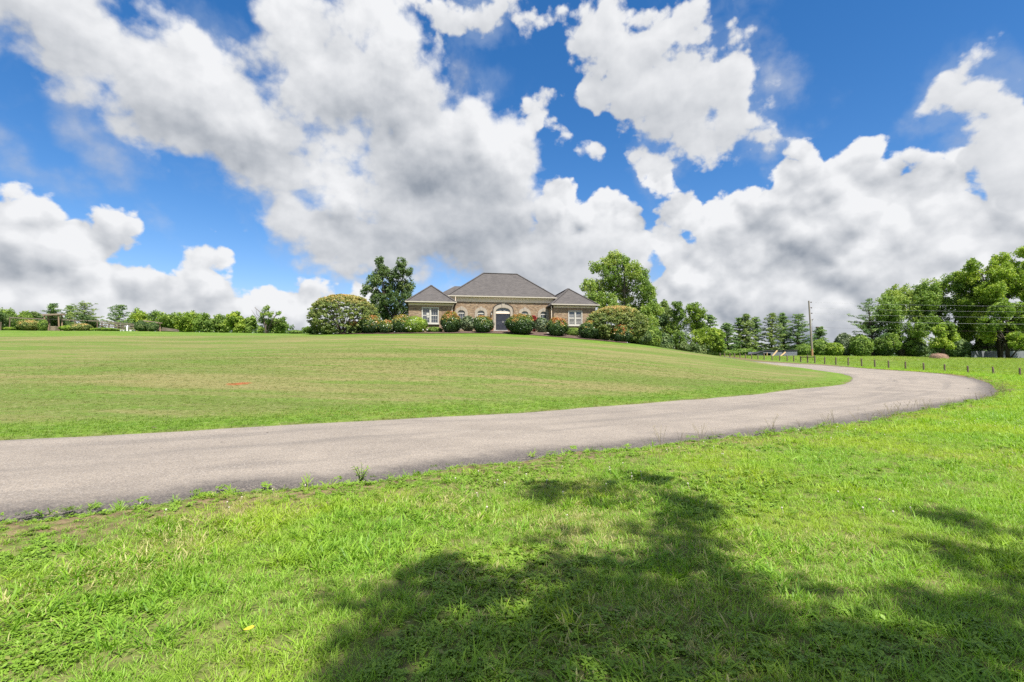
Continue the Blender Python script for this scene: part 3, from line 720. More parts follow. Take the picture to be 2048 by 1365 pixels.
def shingle_mat():
    m, T = mat('grey_shingle'); p = opos(T); s = T.n.new('ShaderNodeSeparateXYZ'); T.l.new(p, s.inputs[0])
    g = T.n.new('ShaderNodeNewGeometry'); ns = T.n.new('ShaderNodeTexCoord')
    cb_ = T.n.new('ShaderNodeCombineXYZ'); T.l.new(T.math('ADD', s.outputs[0], T.math('MULTIPLY', s.outputs[1], .37)), cb_.inputs[0]); T.l.new(s.outputs[2], cb_.inputs[1])
    br = T.n.new('ShaderNodeTexBrick'); T.l.new(cb_.outputs[0], br.inputs['Vector']); br.inputs['Scale'].default_value = 1
    br.inputs['Brick Width'].default_value = .33; br.inputs['Row Height'].default_value = .11; br.inputs['Mortar Size'].default_value = .008
    br.inputs['Color1'].default_value = (0, 0, 0, 1); br.inputs['Color2'].default_value = (1, 1, 1, 1); br.inputs['Mortar'].default_value = (.2, .2, .2, 1)
    c = T.mix(br.outputs['Color'], (0.0654, 0.0611, 0.0602), (0.0929, 0.086, 0.0834))
    c = T.mix(T.ramp(T.noise(p, 2.0, 6, .6), .35, .7, 0, .45), c, (0.1135, 0.1049, 0.1006))
    c = T.mix(br.outputs['Fac'], c, (.07, .062, .06))
    b = princ(T, c, .92, .2); bump(T, b, T.math('SUBTRACT', 1, br.outputs['Fac']), .5, .015); return m
SHINGLE = shingle_mat()
TRIM = paint('cream_trim', (.70, .59, .46), .55, .05); STUCCO = paint('limestone_surround', (0.3102, 0.2739, 0.2211), .8, .08, 4)
GUTTER = paint('cream_gutter', (0.416, 0.384, 0.32), .5, .05); WHITE = paint('white_window_paint', (0.448, 0.436, 0.392), .5, .04); DOORP = paint('charcoal_door_paint', (.030, .033, .042), .35, .1)
PANELM = paint('door_panel_moulding', (.075, .08, .095), .4, .1); IRON = paint('black_iron', (.02, .02, .02), .45, .1)
m, T = mat('window_glass'); b = princ(T, (.035, .045, .06), .04, .9); GLASS = m
INNER = paint('curtain_linen', (.50, .52, .55), .9, .15); DARKIN = paint('dim_interior', (.05, .05, .05), .9, .1)
TILE_ = paint('porch_concrete', (.44, .43, .42), .85, .08, 3, bstr=.2)

HO = at(1006, 662, 60); house = empty('brick_house', HO, R(9))
tag(house, 'single storey tan brick house with grey hip roofs on top of the hill', 'house')
HZ = lambda x, y: None
EV, BASEZ = 4.05, -1.6
def wall_with_holes(mb, x0, x1, y0, y1, z0, z1, holes):
    """front wall in x,z with thickness y0..y1 and rectangular holes (x0,x1,z0,z1) side by side"""
    xs = x0
    for a, b_, c, d_ in sorted(holes):
        if a > xs: mb.box((xs, y0, z0), (a, y1, z1))
        mb.box((a, y0, z0), (b_, y1, c)); mb.box((a, y0, d_), (b_, y1, z1)); xs = b_
    if x1 > xs: mb.box((xs, y0, z0), (x1, y1, z1))

# openings of the main front: centre, half width, sill, spring of the arch, rise
def lx(px, ly=0):
    """local x on the front at photograph column px"""
    s = (px - 1024) / 1000; X0, Y0 = HO.x, HO.y; c, q = math.cos(R(9)), math.sin(R(9))
    k = s / (cp - (682.5 - 640) / 1000 * sp)
    return (k * (Y0 + c * ly) - X0 + q * ly) / (c - k * q)
ARCH = [(lx(922.7), .42, .12, 2.05, .36), (lx(962), .42, .12, 2.05, .36), (lx(1049.5), .42, .12, 2.05, .36), (lx(1087.5), .42, .12, 2.05, .36)]
DOOR = (lx(1006), .88, .0, 2.28, .50)
mb = MB()
holes = [(c - h - .02, c + h + .02, s, sp_ + ri + .02) for c, h, s, sp_, ri in ARCH] + [(DOOR[0] - .9, DOOR[0] + .9, 0, 2.82)]
wall_with_holes(mb, -6.2, 6.2, 0, .3, BASEZ, 3.42, holes)
mb.box((-6.2, .3, BASEZ), (-5.9, 9, 3.6)); mb.box((5.9, .3, BASEZ), (6.2, 9, 3.6)); mb.box((-5.9, 8.7, BASEZ), (5.9, 9, 3.6))
mb.build('wall', BRICK, house)
WL, WR = (lx(817, -2.5), lx(906, -2.5)), (lx(1107.5, -2.5), lx(1191, -2.5))
WINL = (lx(860.5, -2.5), .95, .55, 2.42); WINR = (lx(1150.5, -2.5), .86, .55, 2.30)
for (x0, x1), wn in ((WL, WINL), (WR, WINR)):
    mb = MB(); wall_with_holes(mb, x0, x1, -2.5, -2.2, BASEZ, 2.62, [(wn[0] - wn[1], wn[0] + wn[1], wn[2], wn[3])])
    mb.box((x0, -2.2, BASEZ), (x0 + .3, 12, 2.62)); mb.box((x1 - .3, -2.2, BASEZ), (x1, 12, 2.62)); mb.box((x0 + .3, 11.7, BASEZ), (x1 - .3, 12, 2.62))
    mb.build('wall', BRICK, house)
mb = MB(); mb.box((-10.6, 9.0, BASEZ), (10.3, 9.3, 3.1)); mb.box((-10.6, 14.5, BASEZ), (10.3, 14.8, 3.1)); mb.box((-10.6, 9.3, BASEZ), (-10.3, 14.5, 3.1)); mb.box((10.0, 9.3, BASEZ), (10.3, 14.5, 3.1)); mb.build('wall', BRICK, house)

def hip(name, x0, x1, y0, y1, ze, zr, rx0, rx1, ry0, ry1, th=.12):
    """hip roof: eave rectangle at ze, ridge (rx0,ry0)-(rx1,ry1) at zr, with a thickness"""
    v = [(x0,y0,ze),(x1,y0,ze),(x1,y1,ze),(x0,y1,ze),(rx0,ry0,zr),(rx1,ry1,zr)]
    if abs(rx1 - rx0) > abs(ry1 - ry0): f = [(0,1,5,4),(1,2,5),(2,3,4,5),(3,0,4)]
    else: f = [(0,1,4),(1,2,5,4),(2,3,5),(3,0,4,5)]
    w = v + [(x0,y0,ze-th),(x1,y0,ze-th),(x1,y1,ze-th),(x0,y1,ze-th)]
    f += [(0,6,7,1),(1,7,8,2),(2,8,9,3),(3,9,6,0),(6,9,8,7)]
    return MB().add(w, f)
zr = 7.72
main = hip('roof', -6.66, 6.72, -.32, 9.45, EV + .06, zr, lx(967, 4.2), lx(1035, 4.2), 4.5, 4.5).build('roof', SHINGLE, house)
rear = hip('roof', -11.0, 10.7, 8.2, 15.2, 3.5, 7.05, lx(909, 11.4), lx(1088, 11.4), 11.6, 11.6).build('roof', SHINGLE, house)
cxl, cxr = .5 * (WL[0] + WL[1]), .5 * (WR[0] + WR[1])
rl = hip('roof', WL[0] - .35, WL[1] + .38, -2.9, 12.4, 2.98, 5.30, cxl, cxl, .2, 10).build('roof', SHINGLE, house)
rr = hip('roof', WR[0] - .35, WR[1] + .35, -2.9, 12.4, 2.98, 5.30, cxr, cxr, .2, 10).build('roof', SHINGLE, house)
# ridge and hip caps
mb = MB()
def caps(par, segs):
    q = MB()
    for a, b_ in segs: q.beam((a[0], a[1], a[2] + .02), (b_[0], b_[1], b_[2] + .02), .26, .06)
    q.build('ridge_cap', SHINGLE, par)
e = EV + .06
caps(main, [((lx(967,4.2),4.5,zr),(lx(1035,4.2),4.5,zr)),((-6.66,-.32,e),(lx(967,4.2),4.5,zr)),((6.72,-.32,e),(lx(1035,4.2),4.5,zr))])
caps(rl, [((WL[0]-.35,-2.9,2.98),(cxl,.2,5.3)),((WL[1]+.38,-2.9,2.98),(cxl,.2,5.3)),((cxl,.2,5.3),(cxl,10,5.3))])
caps(rr, [((WR[0]-.35,-2.9,2.98),(cxr,.2,5.3)),((WR[1]+.35,-2.9,2.98),(cxr,.2,5.3)),((cxr,.2,5.3),(cxr,10,5.3))])
# eaves: frieze, soffit, gutter
MB().box((-6.22, -.05, 3.42), (6.22, -.003, 3.95)).box((-6.22, -.09, 3.42), (6.22, -.052, 3.50)).box((-6.22, -.12, 3.80), (6.22, -.052, 3.95)).build('frieze', TRIM, house)
MB().box((-6.64, -.30, 3.952), (6.70, .3, 3.985)).build('soffit', TRIM, house)
MB().box((-6.70, -.43, 3.99), (6.76, -.325, 4.11)).build('gutter', GUTTER, house)
for (x0, x1) in (WL, WR):
    MB().box((x0 - .02, -2.55, 2.62), (x1 + .02, -2.503, 2.86)).box((x0 - .02, -2.6, 2.78), (x1 + .02, -2.552, 2.86)).build('frieze', TRIM, house)
    MB().box((x0 - .33, -2.88, 2.862), (x1 + .33, -2.2, 2.89)).build('soffit', TRIM, house)
    MB().box((x0 - .38, -3.0, 2.90), (x1 + .40, -2.905, 3.02)).build('gutter', GUTTER, house)
# downspouts beside the wings
for pts_ in ([(6.45,-.38,3.98),(6.45,-.38,3.45),(5.35,-2.62,2.72),(5.40,-2.62,-.4)], [(-5.72,-.38,3.98),(-5.72,-.38,3.5),(-5.82,-2.62,2.9)], [(WL[1]+.12,-2.62,2.88),(WL[1]-.12,-2.56,2.3),(WL[1]-.12,-2.56,0)]):
    MB().tube(pts_, .045, 6).build('downspout', TRIM, house)

def arc(c, hw, spring, rise, n=14, x=1.0):
    """points of a three-centred looking arch from left to right"""
    return [(c - hw * math.cos(math.pi * k / n), spring + rise * math.sin(math.pi * k / n) ** .8) for k in range(n + 1)]
for c, h, s, sp_, ri in ARCH:
    inn = [(c - h, s)] + arc(c, h, sp_, ri) + [(c + h, s)]; ou = [(c - h - .33, s)] + arc(c, h + .33, sp_, ri + .36) + [(c + h + .33, s)]
    sr = MB().strip(inn, ou, -.07, .0 - .002).build('stone_surround', STUCCO, house)
    ky = MB().prism([(c - .09, sp_ + ri - .02), (c + .09, sp_ + ri - .02), (c + .13, sp_ + ri + .46), (c - .13, sp_ + ri + .46)], -.11, -.072).build('keystone', STUCCO, sr)
    w = MB()
    i2 = [(c - h + .07, s + .07)] + arc(c, h - .07, sp_, ri - .07) + [(c + h - .07, s + .07)]
    w.strip(i2, inn, .06, .12); w.box((c - h, .062, s), (c + h, .118, s + .07)); w.box((c - h + .07, .05, sp_ - .06), (c + h - .07, .125, sp_ + .06))
    wf = w.build('arched_window', WHITE, house)
    gl = MB().prism(i2, .10, .11).build('pane', GLASS, wf)
    q = MB()
    for k in (-1, 1): q.box((c + k * .14 - .012, .075, s + .07), (c + k * .14 + .012, .098, sp_ - .06))
    for z in (.6, 1.1, 1.58): q.box((c - h + .07, .078, z - .012), (c + h - .07, .096, z + .012))
    for a in (50, 90, 130): q.beam((c, .087, sp_ + .06), (c + math.cos(R(a)) * (h - .06), .087, sp_ + .05 + math.sin(R(a)) * (ri - .08)), .022, .022, (0, 1, 0))
    q.build('muntin', WHITE, wf)
    MB().box((c - h, .115, s), (c + h, .13, sp_ + ri * .4)).build('curtain_or_unlit_room', INNER if c < 0 else DARKIN, wf)  # linen curtain left of the door; right of it a dark-painted sheet for the unlit room
# front door: stone arch, fanlight, double leaves
c, h, s, sp_, ri = DOOR
inn = [(c - h, 0)] + arc(c, h, sp_, ri) + [(c + h, 0)]; ou = [(c - h - .30, 0)] + arc(c, h + .30, sp_ + .05, ri + .36) + [(c + h + .30, 0)]
ou2 = arc(c, h + .40, sp_ + .05, ri + .46)
sr = MB().strip(inn, ou, -.12, -.002).build('door_surround', STUCCO, house)
MB().strip(arc(c, h + .302, sp_ + .05, ri + .362), ou2, -.125, -.003).build('arch_moulding', IRON, sr)
MB().prism([(c - .12, sp_ + ri - .02), (c + .12, sp_ + ri - .02), (c + .19, sp_ + ri + .47), (c - .19, sp_ + ri + .47)], -.17, -.122).build('keystone', STUCCO, sr)
MB().box((c - h, .02, 2.06), (c + h, .16, 2.30)).build('transom', TRIM, house)
fan = arc(c, h - .07, sp_ + .04, ri - .12)
fl = MB().strip(fan, arc(c, h, sp_, ri), .04, .10).box((c - h, .045, 2.302), (c + h, .1, 2.36)).build('fanlight', WHITE, house)
MB().prism(fan, .085, .095).build('pane', GLASS, fl)
q = MB()
for a in (25, 55, 90, 125, 155): q.beam((c + math.cos(R(a)) * .28, .07, sp_ + .04 + math.sin(R(a)) * .13), (c + math.cos(R(a)) * (h - .07), .07, sp_ + .04 + math.sin(R(a)) ** .8 * (ri - .12)), .03, .03, (0, 1, 0))
q.strip([(c - .25 * math.cos(math.pi * k / 8), sp_ + .04 + .12 * math.sin(math.pi * k / 8)) for k in range(9)], [(c - .30 * math.cos(math.pi * k / 8), sp_ + .04 + .16 * math.sin(math.pi * k / 8)) for k in range(9)], .05, .08)
q.build('muntin', WHITE, fl)
for sd in (-1, 1):
    x0, x1 = (c - h + .02, c - .006) if sd < 0 else (c + .006, c + h - .02)
    dl_ = MB().box((x0, .06, .02), (x1, .11, 2.058)).build('door', DOORP, house)
    for z0, z1 in ((.18, .70), (.84, 1.06), (1.20, 1.90)):
        w_ = x1 - x0
        for k in range(2):
            a = x0 + w_ * (.12 + .44 * k); b_ = a + w_ * .32
            MB().strip([(a + .03, z0 + .03), (b_ - .03, z0 + .03), (b_ - .03, z1 - .03), (a + .03, z1 - .03), (a + .03, z0 + .03)], [(a, z0), (b_, z0), (b_, z1), (a, z1), (a, z0)], .045, .058).build('door_panel', PANELM if z0 == .84 else DOORP, dl_)
    MB().box((c + sd * .07 - .015, .0, .98), (c + sd * .07 + .015, .058, 1.16)).build('handle', WHITE, dl_)
MB().box((c - 1.7, -1.3, -.25), (c + 1.7, -.003, -.01)).build('door_step', TILE_, house)
# wing windows
def soldier(par, x0, x1, z):
    q = MB(); n = int((x1 - x0) / .085)
    lint = None
    for k in range(n):
        a = x0 + (x1 - x0) * k / n; o = MB().box((a + .006, -2.53, z), (a + (x1 - x0) / n - .006, -2.502, z + .24)).build('lintel_brick', BRICK2 if k % 3 else BRICK3, par)
BRICK2 = paint('tan_brick_end', (.36, .25, .16), .9, .15, 6); BRICK3 = paint('brown_brick_end', (.24, .155, .10), .9, .15, 6)
for (cx, hw, z0, z1), shut in ((WINL, False), (WINR, True)):
    w = MB(); w.box((cx-hw, -2.55, z0), (cx-hw+.1, -2.36, z1)); w.box((cx+hw-.1, -2.55, z0), (cx+hw, -2.36, z1)); w.box((cx-hw+.1, -2.548, z1-.1), (cx+hw-.1, -2.36, z1)); w.box((cx-hw+.1, -2.548, z0), (cx+hw-.1, -2.36, z0+.08)); w.box((cx-.08, -2.55, z0+.08), (cx+.08, -2.37, z1-.1))
    wf = w.build('window', WHITE, house)
    MB().box((cx-hw-.08, -2.66, z0-.09), (cx+hw+.08, -2.36, z0-.003)).build('sill', WHITE, wf)
    for sd in (-1, 1):
        a, b_ = (cx-hw+.1, cx-.08) if sd < 0 else (cx+.08, cx+hw-.1); zm = .5 * (z0 + z1)
        for k, (p0, p1, yo) in enumerate(((z0+.08, zm, -2.46), (zm, z1-.1, -2.43))):
            s_ = MB().strip([(a+.045, p0+.045), (b_-.045, p0+.045), (b_-.045, p1-.045), (a+.045, p1-.045), (a+.045, p0+.045)], [(a, p0), (b_, p0), (b_, p1), (a, p1), (a, p0)], yo, yo + .045).build('sash', WHITE, wf)
            MB().box((a + .04, yo + .02, p0 + .04), (b_ - .04, yo + .026, p1 - .04)).build('pane', GLASS, s_)
            q = MB()
            if shut:
                for z in np.arange(p0 + .10, p1 - .06, .15): q.add([(a+.05, yo-.012, z), (b_-.05, yo-.012, z), (b_-.05, yo+.018, z+.03), (a+.05, yo+.018, z+.03)], [(0,1,2,3)])
                q.build('louvre', WHITE, s_)
            else:
                for f_ in (1/3, 2/3): q.box((a + (b_-a)*f_ - .011, yo+.004, p0+.045), (a + (b_-a)*f_ + .011, yo+.018, p1-.045))
                q.box((a+.045, yo+.005, .5*(p0+p1)-.011), (b_-.045, yo+.019, .5*(p0+p1)+.011)); q.build('muntin', WHITE, s_)
    MB().box((cx-hw, -2.35, z0), (cx+hw, -2.33, z1)).build('curtain_or_unlit_room', INNER if not shut else DARKIN, wf)  # behind the shutters a dark-coloured sheet stands in for the room's shade
    soldier(wf, cx - hw - .1, cx + hw + .1, z1 + .01)
    if not shut:
        for pxc, z, hh in ((855.6, 1.62, .16), (856, 1.33, .09)):
            xx = lx(pxc, -2.5); MB().box((xx-.15, -2.478, z-hh), (xx+.15, -2.466, z+hh)).build('paper_notice', WHITE, wf)
# lanterns beside the door
lt = MB(); x = lx(982.7)
lt.box((x-.03, -.06, 1.95), (x+.03, -.003, 2.3)); lt.tube([(x, -.06, 2.25), (x, -.2, 2.32), (x, -.2, 2.2)], .012, 5); lt.box((x-.085, -.285, 1.86), (x+.085, -.115, 1.89)); lt.add([(x-.1,-.3,2.14),(x+.1,-.3,2.14),(x+.1,-.1,2.14),(x-.1,-.1,2.14),(x,-.2,2.24)], [(0,1,4),(1,2,4),(2,3,4),(3,0,4),(0,3,2,1)])
for i in (-1, 1):
    for j_ in (-1, 1): lt.box((x+i*.075-.008, -.2+j_*.075-.008, 1.89), (x+i*.075+.008, -.2+j_*.075+.008, 2.14))
lo_ = lt.build('wall_lantern', IRON, house); MB().box((x-.055, -.255, 1.9), (x+.055, -.145, 2.12)).build('pane', WHITE, lo_)
# walk along the front, mulch bed
mb = MB()
wk = []
for k in range(25):
    px_ = 790 + (1240 - 790) * k / 24; D = 57.4 - 1.6 * abs(k - 12) / 12
    a = base(px_, D - 0.45); b_ = base(px_, D + .9); a.z += .07; b_.z += .07
    wk.append((a, b_))
vs = []
for a, b_ in wk: vs += [a, b_, a - Vector((0, 0, .3))]
fs = []
for k in range(24): fs += [(3*k, 3*k+3, 3*k+4, 3*k+1), (3*k, 3*k+2, 3*k+5, 3*k+3)]
mb.add(vs, fs); tag(mb.build('front_walk', TILE_), kind='structure')
mm, T = mat('brown_mulch'); p = wpos(T)
c = T.mix(T.ramp(T.noise(T.mapping(p, sc=(1, 2, 1)), 9, 6, .7), .3, .7), (.045, .030, .024), (.165, .115, .092)); b = princ(T, c, .95, .1); bump(T, b, T.noise(p, 16, 6, .75), 1, .06)
fr = spline(bed_front, 90); rows = []
for f in np.linspace(0, 1, 9):
    back = fr + np.stack([np.zeros(90), np.full(90, 3.6)], 1) * f
    rows.append(np.column_stack([back, ground(back[:, 0], back[:, 1]) + .04 + .09 * math.sin(math.pi * min(1, f * 2.4 + .06) * .5) + (fbm2(back[:, 0] * 3, back[:, 1] * 3, 8) - .5) * .07 * (f > 0)]))
V = np.vstack(rows); idx = np.arange(9 * 90).reshape(9, 90)
F = np.stack([idx[:-1, :-1].ravel(), idx[:-1, 1:].ravel(), idx[1:, 1:].ravel(), idx[1:, :-1].ravel()], 1)
tag(link('mulch_bed_ground', mesh_np('mulch_bed_ground', V, F, True), mm), kind='structure')
# ------------------------------------------------------------------ shrubs in front of the house
PHOT = leafmat('photinia_leaf', [(.025,.050,.018),(.045,.090,.024),(.10,.165,.028),(.26,.27,.034),(.38,.23,.050),(.44,.155,.060)], .2, .38, .5)
def photinia_shade(seed, flush=.55, red=.75):
    def fn(P_, d, s, r, top, hw):
        h = P_[:, 2] / top
        n = fbm2(P_[:, 0] * 2.4 + seed, P_[:, 2] * 2.4 + P_[:, 1], seed, 3)
        n2 = vnoise2(P_[:, 0] * 7 + seed, P_[:, 2] * 7 + P_[:, 1] * 5, seed + 3)
        hot = sstep(flush - .10, 1.25, h + (n - .5) * 1.1 + d[:, 2] * .10)
        s = .02 + s * .36 + .14 * sstep(.35, .9, h)
        pick = r.random(len(s)) < np.clip(hot * (.35 + 1.3 * n2), 0, .92)
        return np.where(pick, np.clip(.50 + .55 * hot * red + .25 * (n - .5) + r.normal(0, .11, len(s)), .42, 1), np.clip(s, 0, .45))
    return fn
BURN = leafmat('burning_bush_leaf', [(0.0612, 0.1024, 0.0261), (0.1226, 0.1768, 0.0456), (0.2001, 0.2512, 0.0677), (0.3064, 0.2976, 0.0911), (0.4595, 0.3162, 0.1107), (0.54, 0.3254, 0.1238)], .25, .5, .3)
def burn_shade(P_, d, s, r, top, hw):
    h = P_[:, 2] / top; hot = sstep(.58, 1.05, h + r.normal(0, .05, len(h)))
    return np.clip(.05 + s * .55 + hot * .52, 0, 1)
def burning_bush(label, x0, x1, yt, yb, D, seed, leaves=15000):
    """vase-shaped dome of layered sprays on many spreading stems"""
    r = np.random.default_rng(seed); xc = .5 * (x0 + x1); g = base(xc, D); t = empty('burning_bush', g)
    hw = (x1 - x0) * .5 * D / 1000; top = at(xc, yt, D).z - g.z; cl = []; mb = MB()
    for q in range(1150):
        a = r.uniform(0, 2 * math.pi); f = r.random() ** .75; lump = 1 + .05 * math.sin(4 * a + seed) + .04 * math.sin(9 * a + f * 5)
        pr = .74 + .26 * (f / .42) ** .8 if f < .42 else max(0, 1 - ((f - .42) / .58) ** 2.3) ** .5
        u = pr * lump * (1 - .4 * r.random() ** 2); z = top * f * .97
        cl.append((math.cos(a) * (hw - .2) * u, math.sin(a) * (hw - .2) * .9 * u, max(.1, z - .1), r.uniform(.18, .32), r.uniform(.15, .75)))
    for q in range(26):
        a = q * 2.4; u = r.uniform(.35, .9); e = (math.cos(a) * hw * u * .9, math.sin(a) * hw * u * .85, top * r.uniform(.5, .8))
        mb.tube([(math.cos(a) * .2, math.sin(a) * .2, -.1), (e[0] * .4, e[1] * .4, top * .32), e], [.05, .035, .012], 5, False)
    V, F, S = clump_leaves(np.array(cl), leaves * 2.6 / len(cl), .165, r, up=.75, flat=.55, wild=.5, shade_fn=lambda P_, d, s, r_: burn_shade(P_, d, s, r_, top, hw))
    foliage('foliage', V, F, S, BURN, t); mb.build('stem', bark, t)
    return tag(t, label, 'shrub', 'burning bushes flanking the house')
burning_bush('large domed burning bush with tan tips beside the dark two-stemmed tree', 613, 758, 587, 669, 55, 3)
burning_bush('large domed burning bush with tan tips covering the corner of the wing with shutters', 1166, 1297, 610, 690, 54.5, 4)
PG = 'red-tipped photinia shrubs in the mulch bed'
for x0, x1, yt, yb, D, fl, rd, lv, lab in [
    (693, 728, 643, 667, 54.4, .45, .8, 2600, 'dark photinia shrub with orange leaves tucked against the burning bush by the dark tree'),
    (716, 766, 632, 667, 53.8, .42, .85, 4200, 'broad photinia with a wide orange crown standing in front of the dark two-stemmed tree'),
    (753, 788, 641, 667, 53.6, .25, .8, 2600, 'low photinia almost wholly orange, between a broad orange one and a yellow-topped one'),
    (781, 823, 631, 667, 54.0, .45, .32, 3600, 'yellow-topped photinia shrub right beside the white-flowered rose bush'),
    (881, 922, 625, 664, 54.6, .52, .72, 4200, 'tall egg-shaped photinia between the paned wing window and the first arched window'),
    (946, 986, 632, 666, 54.4, .55, .55, 3800, 'round photinia just beside the front door, under an arched window'),
    (1013, 1070, 629, 669, 54.0, .62, .75, 6000, 'widest photinia ball with bright orange top, partly hiding the front door'),
    (1094, 1136, 636, 674, 53.6, .60, .80, 4400, 'round photinia between the wide one by the door and the shuttered window'),
    (1159, 1203, 643, 679, 53.2, .66, .45, 4400, 'round photinia with yellowish top below the shuttered wing window'),
    (1222, 1267, 650, 684, 52.4, .40, .80, 3800, 'small orange photinia in front of the burning bush at the tip of the mulch bed')]:
    shrub('photinia_shrub', lab, x0, x1, yt, yb, D, PHOT, int(x0), leaves=int(lv * 1.4), size=.11, cr=.17, shade_fn=photinia_shade(int(x0) % 50, fl, rd), group=PG, wide=.5)
rose = shrub('rose_bush', 'light green rose bush dotted with white flowers below the paned wing window', 802, 856, 634, 667, 54.2, LEAF_BRIGHT, 71, leaves=4200, size=.10, cr=.2, wide=.5, cat='rose bush')
r = np.random.default_rng(5); PET = paint('white_petal', (.82, .82, .78), .7, .03)
mb = MB()
for k in range(34):
    a, u = r.uniform(0, 6.28), r.uniform(.2, 1); h = r.uniform(.25, 1.0); p = Vector((math.cos(a) * 1.45 * u * (1.15 - h * .4), -abs(math.sin(a)) * 1.3 * (1.1 - .4 * h), 1.75 * h * (1 - .25 * u * u)))
    for j_ in range(5):
        b_ = j_ * 1.257; e = Vector((math.cos(b_), -.5, math.sin(b_))) * .07; f_ = Vector((math.cos(b_ + .7), -.5, math.sin(b_ + .7))) * .07
        mb.add([p, p + e, p + (e + f_) * .65, p + f_], [(0, 1, 2, 3)])
tag(mb.build('blossom', PET, rose), kind='stuff')
ole = dict(leaves=1500, size=.17, wide=.55, bushy=.7)
shrub('oleander_shrub', 'slender grey-green shrub between two photinias under the first arched windows', 921, 950, 633, 661, 57, LEAF_GREY, 81, cat='shrub', **ole)
shrub('oleander_shrub', 'slender grey-green shrub under the arched window nearest the downspout', 1070, 1097, 636, 662, 57.2, LEAF_GREY, 82, cat='shrub', **ole)
RED = leafmat('red_canna', [(.16,.02,.02),(.30,.035,.03),(.42,.06,.04)], .3)
shrub('canna_plant', 'dark red leaved canna rising behind the widest photinia', 1061, 1074, 632, 662, 57.4, RED, 83, leaves=260, size=.3, cr=.18, cat='plant', wide=.7, bushy=.3)
shrub('box_hedge', 'low clipped green hedge under the shuttered wing window', 1129, 1164, 656, 667, 55.4, LEAF_MID, 84, leaves=2400, size=.09, cr=.14, cat='hedge', wide=.5, depth=.4)
shrub('box_hedge', 'low green hedge under the paned wing window', 852, 884, 655, 664, 55.2, LEAF_MID, 85, leaves=2000, size=.09, cr=.14, cat='hedge', wide=.5, depth=.4)
PINK = leafmat('pink_flower', [(.10,.14,.04),(.42,.16,.15),(.55,.28,.26),(.6,.36,.33)], .3)
TERRA = paint('terracotta', (.30, .13, .08), .8, .12)
for x, lab in ((984, 'potted pink flowers at the jamb side of the door with the wall lantern'), (1018.5, 'potted pink flowers at the door jamb beside the widest photinia')):
    g = base(x, 58.2); g.z = max(g.z, HO.z - .25); t = empty('flower_pot', g); tag(t, lab, 'flower pot', 'pots of pink flowers by the front door')
    MB().tube([(0,0,0),(0,0,.26),(0,0,.27),(0,0,.3)], [.13,.19,.21,.21], 12).build('pot', TERRA, t)
    r = np.random.default_rng(int(x)); V, F, S = clump_leaves(np.column_stack([r.normal(0, .11, (14, 2)), r.uniform(.36, .55, 14), np.full(14, .12), r.random(14)]), 16, .09, r); foliage('flowers', V, F, S, PINK, t)
# loose young growth at the outer end of the burning bush
shrub('young_bush', 'pale green straggling bush at the foot of the burning bush on the lawn crest', 606, 642, 653, 668, 56.5, LEAF_MID, 91, leaves=1500, size=.14, cr=.22, wide=.5, cat='bush', bushy=.6)
shrub('young_bush', 'pale bush half hidden under the skirt of the burning bush on the lawn crest', 628, 668, 650, 669, 56, LEAF_MID, 93, leaves=1500, size=.14, cat='bush', bushy=.7)
shrub('young_bush', 'tiny green bush alone on the lawn crest between garden trees and burning bush', 577, 606, 661, 669, 60, LEAF_MID, 92, leaves=900, size=.14, cr=.2, wide=.5, cat='bush', bushy=.5)

# ------------------------------------------------------------------ trees by the house
px_tree('garden_tree', 'dark green two-stemmed tree rising beside the paned wing of the house',
    [(760,524,9),(757,540,12),(770,545,12),(806,527,10),(800,545,14),(818,545,9),(785,556,12),(752,562,15),(780,577,19),(811,572,17),(737,581,12),(756,595,17),(785,605,19),(814,600,15),(765,620,16),(800,625,17),(780,637,15),(819,622,10),(745,612,10)],
    66, 785, LEAF_DEEP, 12, leaves=15000, size=.24, cr=.42, r0=.2, stems=[[(778,640),(768,590),(760,530)],[(790,640),(800,590),(806,530)]], trunk_m=bark_dark, depth=.5, wild=.7, tone=(.2,.8), up=.7)
px_tree('shade_tree', 'broad light green shade tree standing behind the wing with shutters',
    [(1232,514,15),(1216,526,16),(1246,527,18),(1190,536,13),(1262,546,19),(1286,546,15),(1221,551,22),(1176,577,15),(1197,577,19),(1242,571,25),(1276,576,22),(1301,582,15),(1187,602,19),(1216,606,22),(1256,611,25),(1291,611,21),(1310,622,15),(1281,641,25),(1300,656,19),(1310,672,13),(1241,641,21)],
    76, 1250, LEAF_MID, 13, leaves=25000, size=.29, cr=.58, r0=.32, depth=.6, tone=(.35,.95))

# ------------------------------------------------------------------ tree belt behind the shoulder of the hill
BG = 'trees in the belt behind the hill'
belt = [('slender green tree close beside the house shade tree, behind the burning bush', [(1308,618,13),(1318,640,15),(1306,668,16),(1318,688,14)], 92, 1312, LEAF_DEEP),
        ('slim dark tree with pointed top, next to a rounder yellow-green one', [(1332,610,9),(1331,628,13),(1333,652,15),(1330,680,16)], 94, 1331, NEEDLE_L),
        ('tall mid green tree in the belt with a narrow forked top', [(1353,613,9),(1357,630,13),(1352,655,16),(1358,682,17),(1346,690,12)], 90, 1354, LEAF_MID),
        ('yellow-green tree with layered boughs, broadest crown of the belt behind the hill', [(1377,620,10),(1388,616,10),(1398,630,13),(1386,645,17),(1404,655,15),(1392,676,18),(1410,682,13)], 90, 1391, LEAF_BRIGHT),
        ('small lime green tree low in front of the conifers', [(1431,668,11),(1442,672,9),(1424,674,9),(1436,690,12)], 86, 1434, LEAF_BRIGHT),
        ('pale grey-green sapling at the lawn edge under the belt trees', [(1335,690,9),(1343,694,7)], 82, 1338, LEAF_GREY),
        ('dark bush at the lawn edge where the hill falls away', [(1372,695,9),(1384,699,9),(1398,702,8)], 80, 1384, LEAF_DEEP)]
